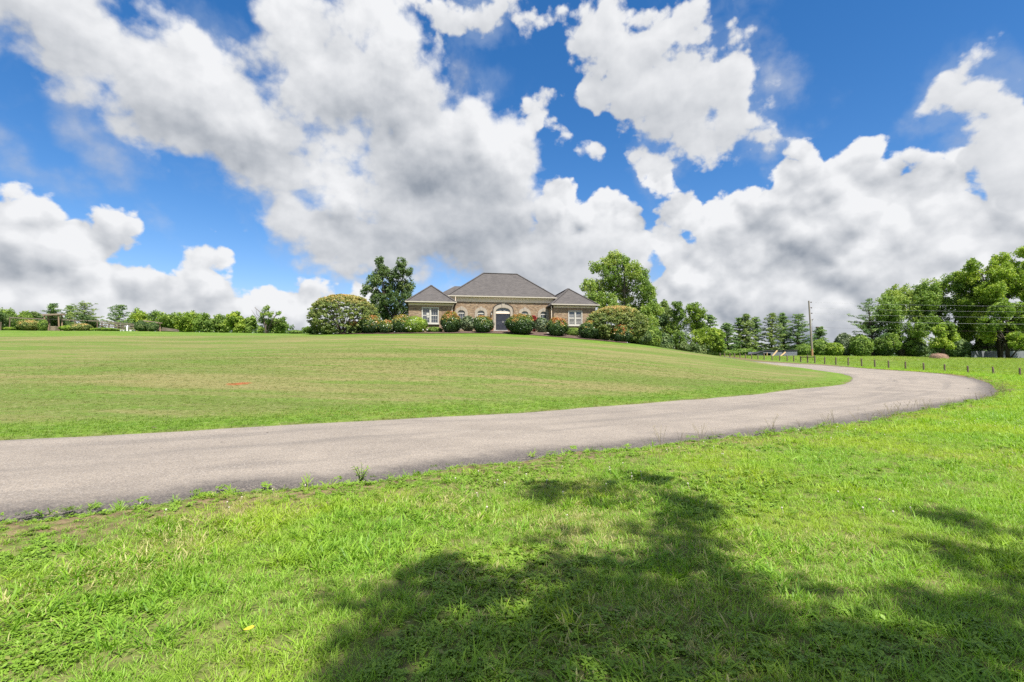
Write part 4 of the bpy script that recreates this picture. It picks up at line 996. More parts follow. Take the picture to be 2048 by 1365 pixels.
for i, (lab, lob, D, rt, m_) in enumerate(belt):
    px_tree('belt_tree', lab, lob, D, rt, m_, 100 + i, leaves=4200, size=.34, cr=.6, r0=.18, group=BG, trunk_m=bark_dark)
CG = 'conifers behind the shed'
for i, (x, yt, w, D, lean, m_, lab) in enumerate([
    (1419, 632, 46, 92, .3, NEEDLE, 'dark conifer behind the small lime green tree'),
    (1456, 646, 48, 95, -.2, NEEDLE, 'shorter pine between the lime green tree and two taller pines'),
    (1479, 634, 40, 97, .2, NEEDLE, 'pine with rounded head, standing next to a slightly taller round-headed pine'),
    (1494, 630, 44, 96, 0, NEEDLE_L, 'round-headed pine just above the low end of the shed roof'),
    (1512, 632, 38, 98, 0, NEEDLE, 'narrow spire-topped conifer above the shed'),
    (1543, 628, 56, 96, .3, NEEDLE_L, 'broad pine with flat layered boughs right behind the shed'),
    (1569, 627, 42, 98, -.2, NEEDLE, 'pine with a dense tufted top between two broad pines behind the shed'),
    (1594, 628, 62, 95, .5, NEEDLE, 'dark broad pine with a long bough reaching towards the utility pole'),
    (1638, 655, 36, 99, .3, NEEDLE, 'low pine showing behind the utility pole')]):
    pine('pine_tree', lab, x, yt, w, D, m_, 200 + i, CG, lean)
for i, (x0, x1, yt, yb, D, m_, lab) in enumerate([(1284, 1322, 655, 694, 60, LEAF_MID, 'green bush on the hill shoulder right behind the burning bush by the shutters'), (1310, 1346, 668, 698, 66, LEAF_DEEP, 'dark bush on the hill shoulder below the slender belt tree'), (1254, 1300, 658, 690, 57.5, LEAF_DEEP, 'green bush between the small orange photinia and the hill shoulder'), (1195, 1240, 655, 688, 60, LEAF_DEEP, 'dark bush in the shade under the burning bush by the shutters')]):
    shrub('hillside_bush', lab, x0, x1, yt, yb, D, m_, 280 + i, leaves=3200, size=.2, group='bushes behind the burning bush on the hill shoulder', cat='bush')
UB = 'bushes along the far edge of the paddock'
for i, (x0, x1, yt, yb, D, m_, lab) in enumerate([
    (1592, 1624, 690, 712, 86, LEAF_MID, 'green bush between the shed end and the utility pole'),
    (1620, 1656, 680, 712, 88, LEAF_MID, 'tall green bush right behind the foot of the utility pole'),
    (1650, 1684, 686, 712, 87, LEAF_BRIGHT, 'light green bush in the gap between pole and big trees'),
    (1672, 1706, 668, 713, 88, LEAF_GREY, 'grey-green bush at the near foot of the leaning pine'),
    (1700, 1742, 672, 714, 86, LEAF_MID, 'leafy bush in front of the leaning pine'),
    (1744, 1790, 676, 714, 90, LEAF_DEEP, 'dark bush below the domed edge tree'),
    (1796, 1850, 684, 714, 91, LEAF_DEEP, 'dark bush between domed tree and hay mound'),
    (1880, 1935, 676, 716, 88, LEAF_DEEP, 'shaded bush behind the hay mound'),
    (1990, 2048, 660, 706, 93, LEAF_GREY, 'silvery bush overhanging the board fence'),
    (1400, 1470, 700, 712, 88, LEAF_MID, 'low scrub behind the first fence posts'),
    (1468, 1512, 698, 713, 89, LEAF_MID, 'low scrub at the tapered end of the shed')]):
    shrub('field_bush', lab, x0, x1, yt, yb, D, m_, 300 + i, leaves=3000, size=.24, cr=.42, group=UB, cat='bush', wide=.55)

# ------------------------------------------------------------------ big trees by the paddock
TG = 'big trees along the paddock'
pine('leaning_pine', 'grey-green pine with long drooping boughs at the end of the big tree group', 1746, 600, 104, 90, NEEDLE, 231, TG, -.6, cat='pine tree')
big = [('domed dark green tree at the low end of the big group beside the pine', [(1763,626,21),(1790,603,23),(1820,588,23),(1850,584,20),(1775,612,18),(1838,605,20),(1780,640,20),(1815,625,20),(1755,655,18),(1845,622,20),(1790,668,18),(1770,685,16),(1815,660,18),(1840,650,18),(1750,690,12),(1812,692,14),(1842,685,14)], 90, 1800, LEAF_MID, 17000, [[(1798,690),(1795,640),(1815,600)],[(1810,690),(1835,640),(1845,600)]]),
       ('rounded leafy tree in the middle of the big group behind the hay mound', [(1872,578,22),(1900,570,22),(1925,580,20),(1848,592,18),(1940,565,18),(1858,612,20),(1938,600,20),(1945,625,18),(1880,612,22),(1912,615,22),(1862,640,18),(1895,645,20),(1932,640,20),(1850,668,14),(1862,690,14),(1915,670,18),(1900,692,14),(1935,668,16)], 92, 1893, LEAF_MID, 17000, [[(1890,690),(1880,630),(1885,580)],[(1895,690),(1915,640),(1920,590)]]),
       ('tallest spreading tree of the big group with open yellow-green crown', [(1937,534,13),(1953,552,20),(1985,545,22),(1998,518,13),(2030,535,24),(2034,506,12),(1965,585,22),(2005,580,26),(2045,575,24),(2070,540,26),(1950,612,18),(2080,580,26),(2062,515,12),(1985,580,24),(2025,560,26),(1990,610,20),(1960,635,18),(2060,610,24)], 88, 2000, LEAF_BRIGHT, 24000, [[(1995,680),(1985,610),(1960,550)],[(2000,680),(2015,600),(2032,520)],[(2005,690),(2040,630),(2065,560)]]),
       ('bright lower tree with big leaves in front of the tallest tree', [(1990,625,18),(2015,610,18),(2040,625,20),(2000,655,18),(2030,655,20),(1970,650,16),(2062,650,20),(1985,672,14),(2015,682,16),(2045,685,16)], 84, 2015, LEAF_BRIGHT, 12000, None),
       ('lime green young tree catching the light behind the hay mound', [(1878,662,12),(1895,655,11),(1872,682,9),(1905,672,10),(1888,690,9)], 82, 1886, LEAF_BRIGHT, 3600, None),
       ('dark understorey tree filling the shade beside the board fence', [(1940,668,16),(1962,680,14),(1925,690,12),(1985,688,14),(1950,700,12),(1930,655,16),(1968,662,14),(2010,695,12)], 93, 1950, LEAF_DEEP, 7000, None)]
for i, (lab, lob, D, rt, m_, lv, st) in enumerate(big):
    px_tree('field_tree', lab, lob, D, rt, m_, 400 + i, leaves=int(lv * 1.35), size=.335, cr=.66, stems=st, r0=.34, group=TG, trunk_m=bark_dark, tone=(.2,.85), depth=.75)

# ------------------------------------------------------------------ trees and garden on the left
LG = 'trees beyond the kitchen garden'
for i, (x, yt, hw, D, m_, lab, sp_) in enumerate([
    (2, 616, 34, 112, LEAF_MID, 'mixed green tree at the picture edge behind the small dark garden tree', 0),
    (45, 621, 26, 116, LEAF_MID, 'round dull green tree behind the first garden rails', 0),
    (76, 625, 22, 118, LEAF_DEEP, 'low dark tree just behind the tall timber arbour', 0),
    (284, 620, 36, 112, LEAF_BRIGHT, 'wide bright green tree rising behind the low timber arbour', 0),
    (327, 622, 30, 110, LEAF_MID, 'rounded green tree behind the short rail fence', 0),
    (372, 621, 34, 112, LEAF_BRIGHT, 'bright green double-headed tree beyond the end of the rail fence', 0),
    (414, 629, 30, 108, LEAF_MID, 'flat-topped green tree in a gap of the left tree row', 0),
    (446, 631, 24, 110, LEAF_MID, 'dull green tree next to the taller light green one', 0),
    (474, 624, 22, 106, LEAF_BRIGHT, 'light green tree with a bunched top next to the half-bare tree', 0),
    (497, 634, 18, 108, LEAF_MID, 'small tree leaning into the half-bare tree', 0),
    (556, 638, 22, 104, LEAF_MID, 'low loose tree that ends the left tree row', 0)]):
    r = np.random.default_rng(500 + i)
    px_tree('garden_edge_tree', lab, auto_lobes(x, yt, hw, 668, r), D, x, m_, 500 + i, leaves=4600, size=.42, cr=.75, r0=.2, group=LG, trunk_m=bark_dark)
px_tree('half_bare_tree', 'half-bare tree with thin grey limbs showing against the clouds', [(536,618,5),(528,628,6),(543,630,6),(520,640,8),(538,645,9),(560,627,4),(566,640,5),(522,660,9),(545,662,9)], 102, 532, LEAF_MID, 540,
        leaves=2600, size=.3, cr=.42, r0=.2, stems=[[(530,655),(528,630),(512,616)],[(533,655),(537,635),(537,613)],[(535,655),(552,635),(562,622)]], group=LG,
        bare=[[(520,645),(508,628),(503,620)],[(545,645),(560,640),(578,648)],[(528,640),(514,630),(511,614)],[(550,640),(570,634),(576,637)]])
for i, (x, yt, w, D, lab) in enumerate([(103, 607, 46, 104, 'pine with a broad flat head behind the tall timber arbour'), (137, 611, 36, 107, 'small-headed pine squeezed between two broader pines'), (166, 605, 74, 103, 'tallest wide pine behind the garden, boughs in layers'), (236, 610, 62, 104, 'solitary tiered pine over the rail fence')]):
    pine('pine_tree', lab, x, yt, w, D, NEEDLE_L if i == 2 else NEEDLE, 560 + i, LG, leaves=4600)
for i, (x, yt, hw, yb, D, m_, cr_, lab) in enumerate([
    (6, 622, 20, 652, 71, LEAF_DEEP, .35, 'small dark fruit tree at the picture edge'),
    (114, 629, 24, 655, 72, LEAF_DEEP, .35, 'round dark fruit tree under the tall timber arbour'),
    (178, 630, 20, 656, 72, LEAF_DEEP, .35, 'dark fruit tree halfway along the garden rails')]):
    r = np.random.default_rng(580 + i)
    px_tree('fruit_tree', lab, auto_lobes(x, yt, hw, yb, r), 71.6, x, m_, 580 + i, leaves=3600, size=.18, cr=.38, r0=.09, group='fruit trees in the kitchen garden', trunk_m=bark_dark)
for i, (x0, x1, yt, yb, m_, lab) in enumerate([
    (36, 76, 640, 663, BURN, 'pinkish green shrub in front of the first garden rails'),
    (144, 178, 648, 664, BURN, 'brown-tipped shrub between the two fruit trees under the rails'),
    (76, 92, 640, 663, LEAF_MID, 'leafy shrub against the corner post of the tall arbour'),
    (120, 146, 652, 664, LEAF_BRIGHT, 'low light green shrub at the foot of the round fruit tree'),
    (186, 236, 657, 664, LEAF_BRIGHT, 'row of low light green vegetables by the rail fence'),
    (8, 26, 655, 663, LEAF_BRIGHT, 'yellowish low flowers by the first garden post'),
    (270, 292, 642, 664, LEAF_DEEP, 'dark clipped bush before the low timber arbour'),
    (294, 313, 645, 664, LEAF_DEEP, 'dark vine bush under the low timber arbour')]):
    shrub('garden_shrub', lab, x0, x1, yt, yb, 69.3, m_, 600 + i, leaves=1900, size=.14, cr=.25, group='shrubs in the kitchen garden', wide=.5)
# ------------------------------------------------------------------ paddock fence, shed, utility pole
POSTM = wood('weathered_post', (.15, .115, .085), .95); RAILM = wood('weathered_rail', (.20, .165, .13), .95, (1.2, 14, 14))
POLEM = wood('utility_pole_wood', (.23, .20, .17), .95, (10, 10, .6)); PLANK = wood('fresh_plank', (.42, .30, .16), .8, (1.5, 10, 10))
GREYB = wood('grey_fence_board', (.20, .215, .23), .95, (10, 10, .8)); BLACKW = wood('black_stained_board', (.15, .16, .19), .8, (10, 10, 1), .3)
METAL = paint('galvanised_metal', (.40, .41, .42), .45, .1); WIRE = paint('aluminium_wire', (.38, .38, .39), .4, .05); PORC = paint('brown_insulator', (.10, .07, .06), .3, .1)
TINM = paint('dark_roof_felt', (.045, .046, .05), .8, .2, 2)
def post_D(x):
    return float(np.interp(x, [1440,1503,1545,1601,1648,1722,1775,1846,1934,2038,2200], [78,70,66,61,57,53,50.5,47.5,44,40.5,36]))
PGR = 'round wooden fence posts along the driveway'
post_x = [1440,1449,1459.5,1469,1479.6,1490.7,1503,1515.5,1528,1544,1558.7,1574,1587,1648.6,1671,1695.6,1722.4,1748.6,1776,1809.7,1846,1887.7,1934,1984.5,2037.7,2096]
post_t = [709,709,708,709,709.5,708,709,710,708,712,712,711,712,714.8,715.5,716,718,720,722,724,726.5,729.5,732.7,735.7,740,745]
names = ['first', 'second', 'third', 'fourth', 'fifth', 'sixth', 'seventh', 'eighth', 'ninth', 'tenth', 'eleventh', 'twelfth', 'thirteenth']
r = np.random.default_rng(9)
tops = []
for i, (x, y) in enumerate(zip(post_x, post_t)):
    D = post_D(x); g = base(x, D); h = max(.62, at(x, y, D).z - g.z + .02)
    o = MB().tube([(0, 0, -.25), (0, 0, h * .6), (r.normal(0, .015), r.normal(0, .015), h - .02), (0, 0, h)], [.075, .072, .068, .05], 9).build('fence_post', POSTM)
    o.location = g; tops.append((g, h))
    lab = f'{names[i]} fence post past the shoulder of the hill, near the shed' if i < 13 else f'{names[i - 13]} fence post beyond the timber brace, towards the bend of the driveway'
    tag(o, lab, 'fence post', PGR)
brace = empty('fence_brace', base(1614.6, 60)); tag(brace, 'timber fence brace of three posts and a rail in front of the utility pole', 'fence brace')
loc = brace.location
for x, y in ((1601, 712.3), (1614.6, 710), (1629, 712)):
    D = post_D(x); g = base(x, D); tops.append((g, at(x, y, D).z - g.z))
    MB().tube([tuple(g - loc - Vector((0, 0, .25))), (g.x - loc.x, g.y - loc.y, at(x, y, D).z - loc.z)], [.085, .078], 9).build('post', POSTM, brace)
a, b_ = at(1601, 714.6, post_D(1601)) - loc, at(1629, 714.6, post_D(1629)) - loc
MB().tube([a, b_], .055, 8).build('rail', POSTM, brace)
# two strands of fence wire, one thing from post to post
tops.sort(key=lambda e: e[0].x); tops.sort(key=lambda e: -e[0].y)
fw = empty('fence_wire', (0, 0, 0)); tag(fw, 'thin wire strands strung along the paddock fence posts', 'fence wire')
for f_ in (.45, .85):
    mb = MB()
    for (g, h), (g2, h2) in zip(tops[:-1], tops[1:]): mb.beam(g + Vector((0, -.07, h * f_)), g2 + Vector((0, -.07, h2 * f_)), .006, .006)
    mb.build('strand', METAL, fw)

# low black shed
D = 82; gL, gR = base(1513, D), base(1594, D); shed = empty('field_shed', gL); tag(shed, 'low black timber shed with a flat overhanging roof and a dark opening', 'shed')
w = gR.x - gL.x; z0 = min(gL.z, gR.z) - gL.z - .4; k = .0825; s_ = lambda px: (px - 1513) * k
tl, tr_ = at(1526, 702.8, D).z - gL.z, at(1594, 701.5, D).z - gL.z
for i in range(40):
    a = w * i / 40; b_ = w * (i + 1) / 40 - .008; top = lambda q: min(tl, .42 + (tl - .42) * q / s_(1527)) if q < s_(1527) else tl + (tr_ - tl) * (q - s_(1527)) / (w - s_(1527))
    px = 1513 + (a + b_) / 2 / k
    if 1526 < px < 1541: continue
    MB().prism([(a, z0), (b_, z0), (b_, top(b_) - .05), (a, top(a) - .05)], -.02 - .012 * (i % 2), .02).build('board', BLACKW, shed)
MB().box((s_(1525), -.03, tl - .32), (s_(1542), .03, tl - .06)).build('door_header', BLACKW, shed)
MB().box((s_(1533), -.06, z0), (s_(1533) + .12, .06, tl - .2)).build('door_post', PLANK, shed)
MB().box((0, 2.9, z0), (w, 2.95, tr_ - .2)).box((w - .05, .03, z0), (w, 2.9, tr_ - .1)).box((0, .03, z0), (.05, 2.9, .12)).build('back_wall', BLACKW, shed)
MB().add([(s_(1527), -.14, tl + .02), (w + .15, -.14, tr_ + .02), (w + .15, 3.3, tr_ - .2), (s_(1527), 3.3, tl - .2), (s_(1527), -.14, tl + .13), (w + .15, -.14, tr_ + .13), (w + .15, 3.3, tr_ - .09), (s_(1527), 3.3, tl - .09)], [(0,3,2,1),(4,5,6,7),(0,1,5,4),(1,2,6,5),(2,3,7,6),(3,0,4,7)]).build('roof', TINM, shed)
MB().add([(-.25, -.14, .36), (s_(1527) - .01, -.4, tl), (s_(1527) - .01, 3.2, tl - .2), (-.25, 3.2, .2), (-.25, -.14, .45), (s_(1527) - .01, -.4, tl + .1), (s_(1527) - .01, 3.2, tl - .1), (-.25, 3.2, .3)], [(0,3,2,1),(4,5,6,7),(0,1,5,4),(1,2,6,5),(2,3,7,6),(3,0,4,7)]).build('roof', TINM, shed)
for (x0, y0), (x1, y1), lab in (((1544, 713.5), (1554.5, 701.5), 'pale plank leaning on the shed close to its dark opening'), ((1561, 713), (1571, 704.5), 'pale plank leaning on the shed in the middle of its wall')):
    q = at(x0, y0, D - 1.2); p_ = at(x1, y1, D - .62)
    o = MB().beam((0, 0, 0), p_ - q, .2, .05, (0, -1, .3)).build('leaning_plank', PLANK); o.location = q; tag(o, lab, 'plank', 'planks leaning on the shed')

# utility pole with insulators, service drop and four wires running out of the picture
def utility_pole(x, D, label):
    g = base(x, D); t = empty('utility_pole', g); H = at(x, 602, D).z - g.z if x < 2048 else 8.7
    ln = -.30
    MB().tube([(0, 0, -.3), (0, 0, 1.2), (ln * .55, 0, H * .6), (ln, 0, H)], [.165, .155, .125, .10], 12).build('pole', POLEM, t)
    MB().tube([(0, 0, .02), (0, 0, 1.15)], [.168, .159], 12).build('new_pole_butt', PLANKR, t)
    for y in (605, 616, 627, 640):
        z = (at(1624, y, 78).z - at(1624, 713, 78).z); xx = ln * z / H
        f = MB().tube([(xx + .06, 0, z + .05), (xx + .36, 0, z)], .03, 6).build('bracket', PORC, t)
        MB().tube([(xx + .36, 0, z - .09), (xx + .36, 0, z - .02), (xx + .36, 0, z + .06), (xx + .36, 0, z + .1)], [.03, .085, .085, .04], 8).build('insulator', PORC, f)
    MB().tube([(ln*.5+.12, -.02, H*.42), (ln*.5+.3, -.02, H*.45), (ln*.55+.28, -.02, H*.62), (ln*.6+.55, -.02, H*.68)], .012, 5).build('drop_cable', PORC, t)
    MB().box((ln*.55+.10, -.1, H*.60), (ln*.55+.24, .06, H*.66)).build('meter_box', METAL, t)
    return tag(t, label, 'utility pole', 'utility poles'), g
PLANKR = wood('orange_pole_butt', (.34, .19, .10), .9, (10, 10, .6))
pole, pg = utility_pole(1624, 78, 'leaning grey wooden utility pole with brown insulators beside the shed')
pole2, pg2 = utility_pole(2560, 74, 'second wooden utility pole outside the picture that carries the far ends of the wires')
for y, lab in ((605, 'topmost of the thin power wires running out from the utility pole'), (616, 'second power wire from the top of the utility pole'), (627, 'third power wire from the top of the utility pole'), (640, 'lowest and brightest of the four power wires'), (654.7, 'low cable with a black splice box leaving the middle of the pole')):
    z = at(1624, y, 78).z; z2 = z + pg2.z - pg.z; a = Vector((pg.x + .12, pg.y, z)); b_ = Vector((pg2.x + .1, pg2.y, z2)); n = 24
    P_ = [a.lerp(b_, k / n) - Vector((0, 0, .55 * 4 * (k / n) * (1 - k / n))) for k in range(n + 1)]
    o = MB().tube(P_, .008 if y != 640 else .011, 5).build('utility_wire', WIRE if y < 650 else PORC); tag(o, lab, 'wire', 'wires on the utility pole')
    if y > 650:
        c = a.lerp(b_, .012) - Vector((0, 0, .03)); MB().tube([c - Vector((.2, 0, 0)), c + Vector((.2, 0, 0))], [.12, .10], 8).build('splice_box', PORC, o)

# hay mound
g = base(1876, 75); r = np.random.default_rng(4); W_ = 1.25; V, F = [], []; nu, nv = 40, 14
for j in range(nv + 1):
    f = j / nv; rad = math.cos(f * math.pi / 2) ** .62; z = math.sin(f * math.pi / 2) ** .85 * .80
    for i in range(nu):
        a = 2 * math.pi * i / nu; q = 1 + .10 * (fbm2(math.cos(a) * 2 + 5, math.sin(a) * 2 + f * 2, 3) - .5) * 2
        V.append((math.cos(a) * W_ * rad * q * (1 + .1 * math.cos(a)), math.sin(a) * W_ * .8 * rad * q, z * (1 + .14 * (fbm2(a * 1.3, f * 3, 5) - .5)) - .05))
for j in range(nv):
    for i in range(nu): F.append((j*nu+i, j*nu+(i+1) % nu, (j+1)*nu+(i+1) % nu, (j+1)*nu+i))
hm, T = mat('old_hay'); p = opos(T); n_ = T.noise(T.mapping(p, sc=(3, 3, 9)), 3, 6, .7); b = princ(T, T.mix(T.ramp(n_, .3, .7), (.13, .085, .06), (.30, .20, .145)), .95, .1); bump(T, b, n_, 1, .06)
hay = link('hay_mound', mesh_np('hay_mound', V, F, True), hm); hay.location = g; tag(hay, 'low rounded mound of old brown hay in the paddock grass', 'hay mound')
C = np.array(V)[r.choice(len(V), 700)]; Vv, Ff, Ss = leaf_quads(C + np.array([0, 0, .01]), unit(C), .34, r.random(700), r, .10, wild=.5)
HAYL = leafmat('hay_straw', [(.12,.08,.055),(.24,.165,.115),(.36,.26,.18)], .1)
tag(foliage('loose_straw', Vv, Ff, Ss, HAYL, hay), kind='stuff')

# grey board fence behind the paddock, every board its own part
g = base(1942, 90); bf = empty('board_fence', g); tag(bf, 'weathered grey vertical board fence behind the paddock under the big trees', 'fence')
bh = at(1942, 702.5, 90).z - g.z; bd = MB().box((0, -.012, -.3), (.185, .012, bh)).mesh('board'); bd.materials.append(GREYB)
for i in range(62):
    o = bpy.data.objects.new('board', bd); COL.objects.link(o); o.parent = bf; gz = float(ground(g.x + i * .2, g.y)) - g.z
    o.location = (i * .2, .008 * (i % 2) + r.normal(0, .004), max(-.1, gz) + r.normal(0, .015)); o.rotation_euler = (0, r.normal(0, .008), 0)
for z in (.3, bh - .25): MB().box((0, .03, z), (12.4, .075, z + .09)).build('rail', GREYB, bf)

# ------------------------------------------------------------------ kitchen garden on the left
OLDW = wood('rough_arbour_timber', (.25, .195, .145), .95, (2, 12, 12)); POSTL = wood('arbour_post', (.27, .19, .125), .95, (12, 12, 1))
GD = 70
def gp(x, y, D=GD):
    return at(x, y, D)
ar = empty('timber_arbour', base(89, GD)); o_ = ar.location; tag(ar, 'tall rustic timber arbour with a rough slab on orange-brown posts', 'arbour')
for x, dy in ((89, 0), (89.5, .5), (117, 0), (117, .5)):
    p = gp(x, 631); q = base(x, GD); MB().tube([(q.x - o_.x, dy, -.25), (p.x - o_.x, dy, p.z - o_.z)], [.10, .085], 8).build('post', POSTL, ar)
for k, dy in enumerate((-.08, .25, .58)):
    a, b_ = gp(86.5, 630.5), gp(123, 628.8); MB().beam((a.x - o_.x, dy, a.z - o_.z), (b_.x - o_.x + .1 * (k % 2), dy, b_.z - o_.z), .22, .2).build('beam', OLDW, ar)
a2 = empty('timber_arbour', base(315, GD)); o_ = a2.location; tag(a2, 'low sloping timber arbour over dark vines at the far end of the garden', 'arbour')
for x, dy in ((314.5, 0), (314.5, .5), (291, 0), (291, .5)):
    p = gp(x, 645); q = base(x, GD); MB().tube([(q.x - o_.x, dy, -.25), (p.x - o_.x, dy, p.z - o_.z)], [.09, .08], 8).build('post', POSTL, a2)
for k, dy in enumerate((-.1, .25, .6)):
    a, b_ = gp(288, 642), gp(318, 646); MB().beam((a.x - o_.x, dy, a.z - o_.z), (b_.x - o_.x, dy, b_.z - o_.z), .2, .16).build('beam', OLDW, a2)
# long garden rail on posts
rl_ = empty('garden_trellis', base(22, GD + .4)); o_ = rl_.location; tag(rl_, 'long grey rail trellis on posts running through the kitchen garden', 'trellis')
top_ = [(20, 635.5), (58, 637.5), (100, 639), (150, 641), (195, 642.5), (236, 646), (272, 649.5)]
for (x, y), (x2, y2) in zip(top_[:-1], top_[1:]):
    a, b_ = gp(x, y, GD + .4) - o_, gp(x2, y2, GD + .4) - o_; MB().beam(a, b_, .09, .12).build('rail', RAILM, rl_)
for (x, y) in top_ + [(2, 645)]:
    p = gp(x, y, GD + .4) - o_; q = base(x, GD + .4) - o_; MB().tube([(p.x, 0, q.z - .25), (p.x, 0, p.z + .05)], [.075, .065], 7).build('post', POSTM, rl_)
def rail_fence(name, label, xs, tops_, D, n_rail, hb):
    t = empty(name, base(xs[0], D)); o_ = t.location; tag(t, label, 'fence', 'split rail fences by the kitchen garden')
    P_ = []
    for x, y in zip(xs, tops_):
        p = gp(x, y, D) - o_; q = base(x, D) - o_; P_.append((p, q)); MB().tube([(p.x, p.y, q.z - .25), (p.x, p.y, p.z)], [.09, .08], 7).build('post', POSTM, t)
    for (p, q), (p2, q2) in zip(P_[:-1], P_[1:]):
        for k in range(n_rail):
            f = 1 - (k + .35) / n_rail * .85; a = Vector((p.x, p.y - .1, q.z + (p.z - q.z) * f)); b_ = Vector((p2.x, p2.y - .1, q2.z + (p2.z - q2.z) * f)); MB().beam(a, b_, .05, .13).build('rail', RAILM, t)
rail_fence('rail_fence', 'three-rail fence with grey posts behind the white garden bird', [192, 204, 218, 230, 246, 262, 276], [645, 645, 646.5, 647, 649, 650, 652], 73, 3, 0)
rail_fence('rail_fence', 'short brown rail fence that runs on beyond the low arbour', [317, 330, 343, 356], [654.5, 656, 658, 660], 71, 3, 0)
# white things in the garden
g = base(253, 69.5); MB_ = MB(); WG = paint('white_garden_paint', (.78, .78, .76), .6, .05)
sl_o = MB().tube([(0, 0, 0), (0, 0, .1), (0, 0, .14), (-.02, 0, .42), (.0, 0, .62), (.03, 0, .76), (.02, 0, .86)], [.10, .10, .05, .11, .10, .05, .015], 10).build('garden_statue', WG, None, True); sl_o.location = g; tag(sl_o, 'slim white garden statue standing before the rail fence', 'statue')
g = base(244, 69.2); bn = empty('garden_bench', g); tag(bn, 'low white garden bench on the grass beside the slim statue', 'bench')
MB().box((-.28, -.16, .13), (.28, .16, .18)).build('seat', WG, bn)
for x in (-.22, .18): MB().box((x, -.14, -.1), (x + .05, .14, .129)).build('leg', WG, bn)
g = base(260, 70.2); tb = empty('white_tub', g); tag(tb, 'small white tub just past the slim garden statue', 'tub')
MB().tube([(0,0,-.05),(0,0,.18),(0,0,.2),(0,0,.22)], [.16,.2,.225,.225], 12).build('tub_body', WG, tb); MB().tube([(0,0,.221),(0,0,.235)], [.18,.16], 12).build('soil', mm, tb)
g = base(108, 69.6); cr = empty('wooden_crate', g); tag(cr, 'brown slatted wooden crate under the tall arbour', 'crate')
for z in (.03, .24, .45): MB().box((-.36, -.3, z), (.36, -.27, z + .17)).build('slat', OLDW, cr)
for sx in (-.36, .33): MB().box((sx, -.268, 0), (sx + .03, .3, .63)).build('side_panel', OLDW, cr)
# white farmhouse glimpsed far behind the garden
g = base(204, 125); fh = empty('distant_house', g); fh.scale = (.8, .8, .75); tag(fh, 'white distant house glimpsed between the garden trees', 'house')
MB().box((-2.8, 0, -1), (2.8, 6, 2.3)).build('wall', WG, fh)
MB().add([(-3.1,-.3,2.25),(3.1,-.3,2.25),(3.1,6.3,2.25),(-3.1,6.3,2.25),(-3.1,3,4.0),(3.1,3,4.0)], [(0,1,5,4),(2,3,4,5),(0,4,3),(1,2,5),(0,3,2,1)]).build('roof', METAL, fh)
for x in (-1.7, .9): 
    wf = MB().box((x, -.04, .7), (x + .8, -.003, 1.9)).build('window', DARKIN, fh)

# woods on the horizon behind everything
r = np.random.default_rng(77); cl = []
for k in range(420):
    x = r.uniform(-250, 640); D = r.uniform(122, 150); top = 652 + 6 * math.sin(x * .03) + r.uniform(-2, 5) + max(0, (x - 520) * .10); g = base(x, D); zt = at(x, top, D).z
    for q in range(2): cl.append((g.x, g.y, g.z - .5 + max(.4, zt - g.z) * r.random(), 1.1 * r.uniform(.6, 1.1), r.uniform(.1, .6)))
for k in range(520):
    x = r.uniform(1270, 2300); D = r.uniform(104, 122); top = 694 + 5 * math.sin(x * .05) + r.uniform(-3, 5); g = base(x, D); zt = at(x, top, D).z
    for q in range(2): cl.append((g.x, g.y, g.z - .3 + max(.4, zt - g.z) * r.random(), .95 * r.uniform(.6, 1.1), r.uniform(.1, .6)))
V, F, S = clump_leaves(np.array(cl), 26, .7, r)
tag(foliage('distant_woods', V, F, S, LEAF_DEEP, None), kind='stuff')
# ------------------------------------------------------------------ grass: real blades, scattered as ground cover
def tuft(n, rad, l0, l1, w0, w1, lean, seed, seg=3, curl=.9):
    r = np.random.default_rng(seed); V, F, S = [], [], []
    for k in range(n):
        a = r.uniform(0, 6.283); q = rad * r.random() ** .6; x0 = np.array([math.cos(a) * q, math.sin(a) * q, -.01])
        h = r.uniform(0, 6.283) if r.random() < .4 else a + r.normal(0, .6); ln = r.uniform(l0, l1); w = r.uniform(w0, w1) * .5
        dirv_ = np.array([math.cos(h), math.sin(h), 0]); side = np.array([-dirv_[1], dirv_[0], 0]); th = abs(r.normal(lean, .25)); p = x0.copy(); b = len(V)
        for s in range(seg):
            ww = w * (1 - .25 * s / seg); V += [p - side * ww, p + side * ww]; th += curl / seg * r.uniform(.4, 1.2)
            p = p + (dirv_ * math.sin(th) + np.array([0, 0, 1]) * math.cos(th)) * ln / seg
        V.append(p); sh = r.random()
        for s in range(seg - 1): F.append((b+2*s, b+2*s+1, b+2*s+3, b+2*s+2))
        F.append((b+2*seg-2, b+2*seg-1, b+2*seg)); S += [sh] * (2 * seg + 1)
    me = bpy.data.meshes.new('grass_tuft'); me.from_pydata([tuple(v) for v in V], [], F); me.update(); attr(me, 'shade', S); return me
def leafpatch(n, rad, size, h, seed):
    """low clover and plantain leaves"""
    r = np.random.default_rng(seed); V, F, S = [], [], []
    for k in range(n):
        a = r.uniform(0, 6.283); q = rad * r.random() ** .5; c = np.array([math.cos(a) * q, math.sin(a) * q, h * r.uniform(.4, 1.1)])
        for j in range(3):
            t = r.uniform(0, .5) + j * 2.094; e = np.array([math.cos(t), math.sin(t), r.normal(.0, .25)]); f = np.array([-math.sin(t), math.cos(t), 0]); s = size * r.uniform(.7, 1.2)
            b = len(V); V += [c, c + e * s * .6 + f * s * .42, c + e * s, c + e * s * .6 - f * s * .42]; F.append((b, b+1, b+2, b+3)); S += [r.uniform(.2, .8)] * 4
    me = bpy.data.meshes.new('leaf_patch'); me.from_pydata([tuple(v) for v in V], [], F); me.update(); attr(me, 'shade', S); return me
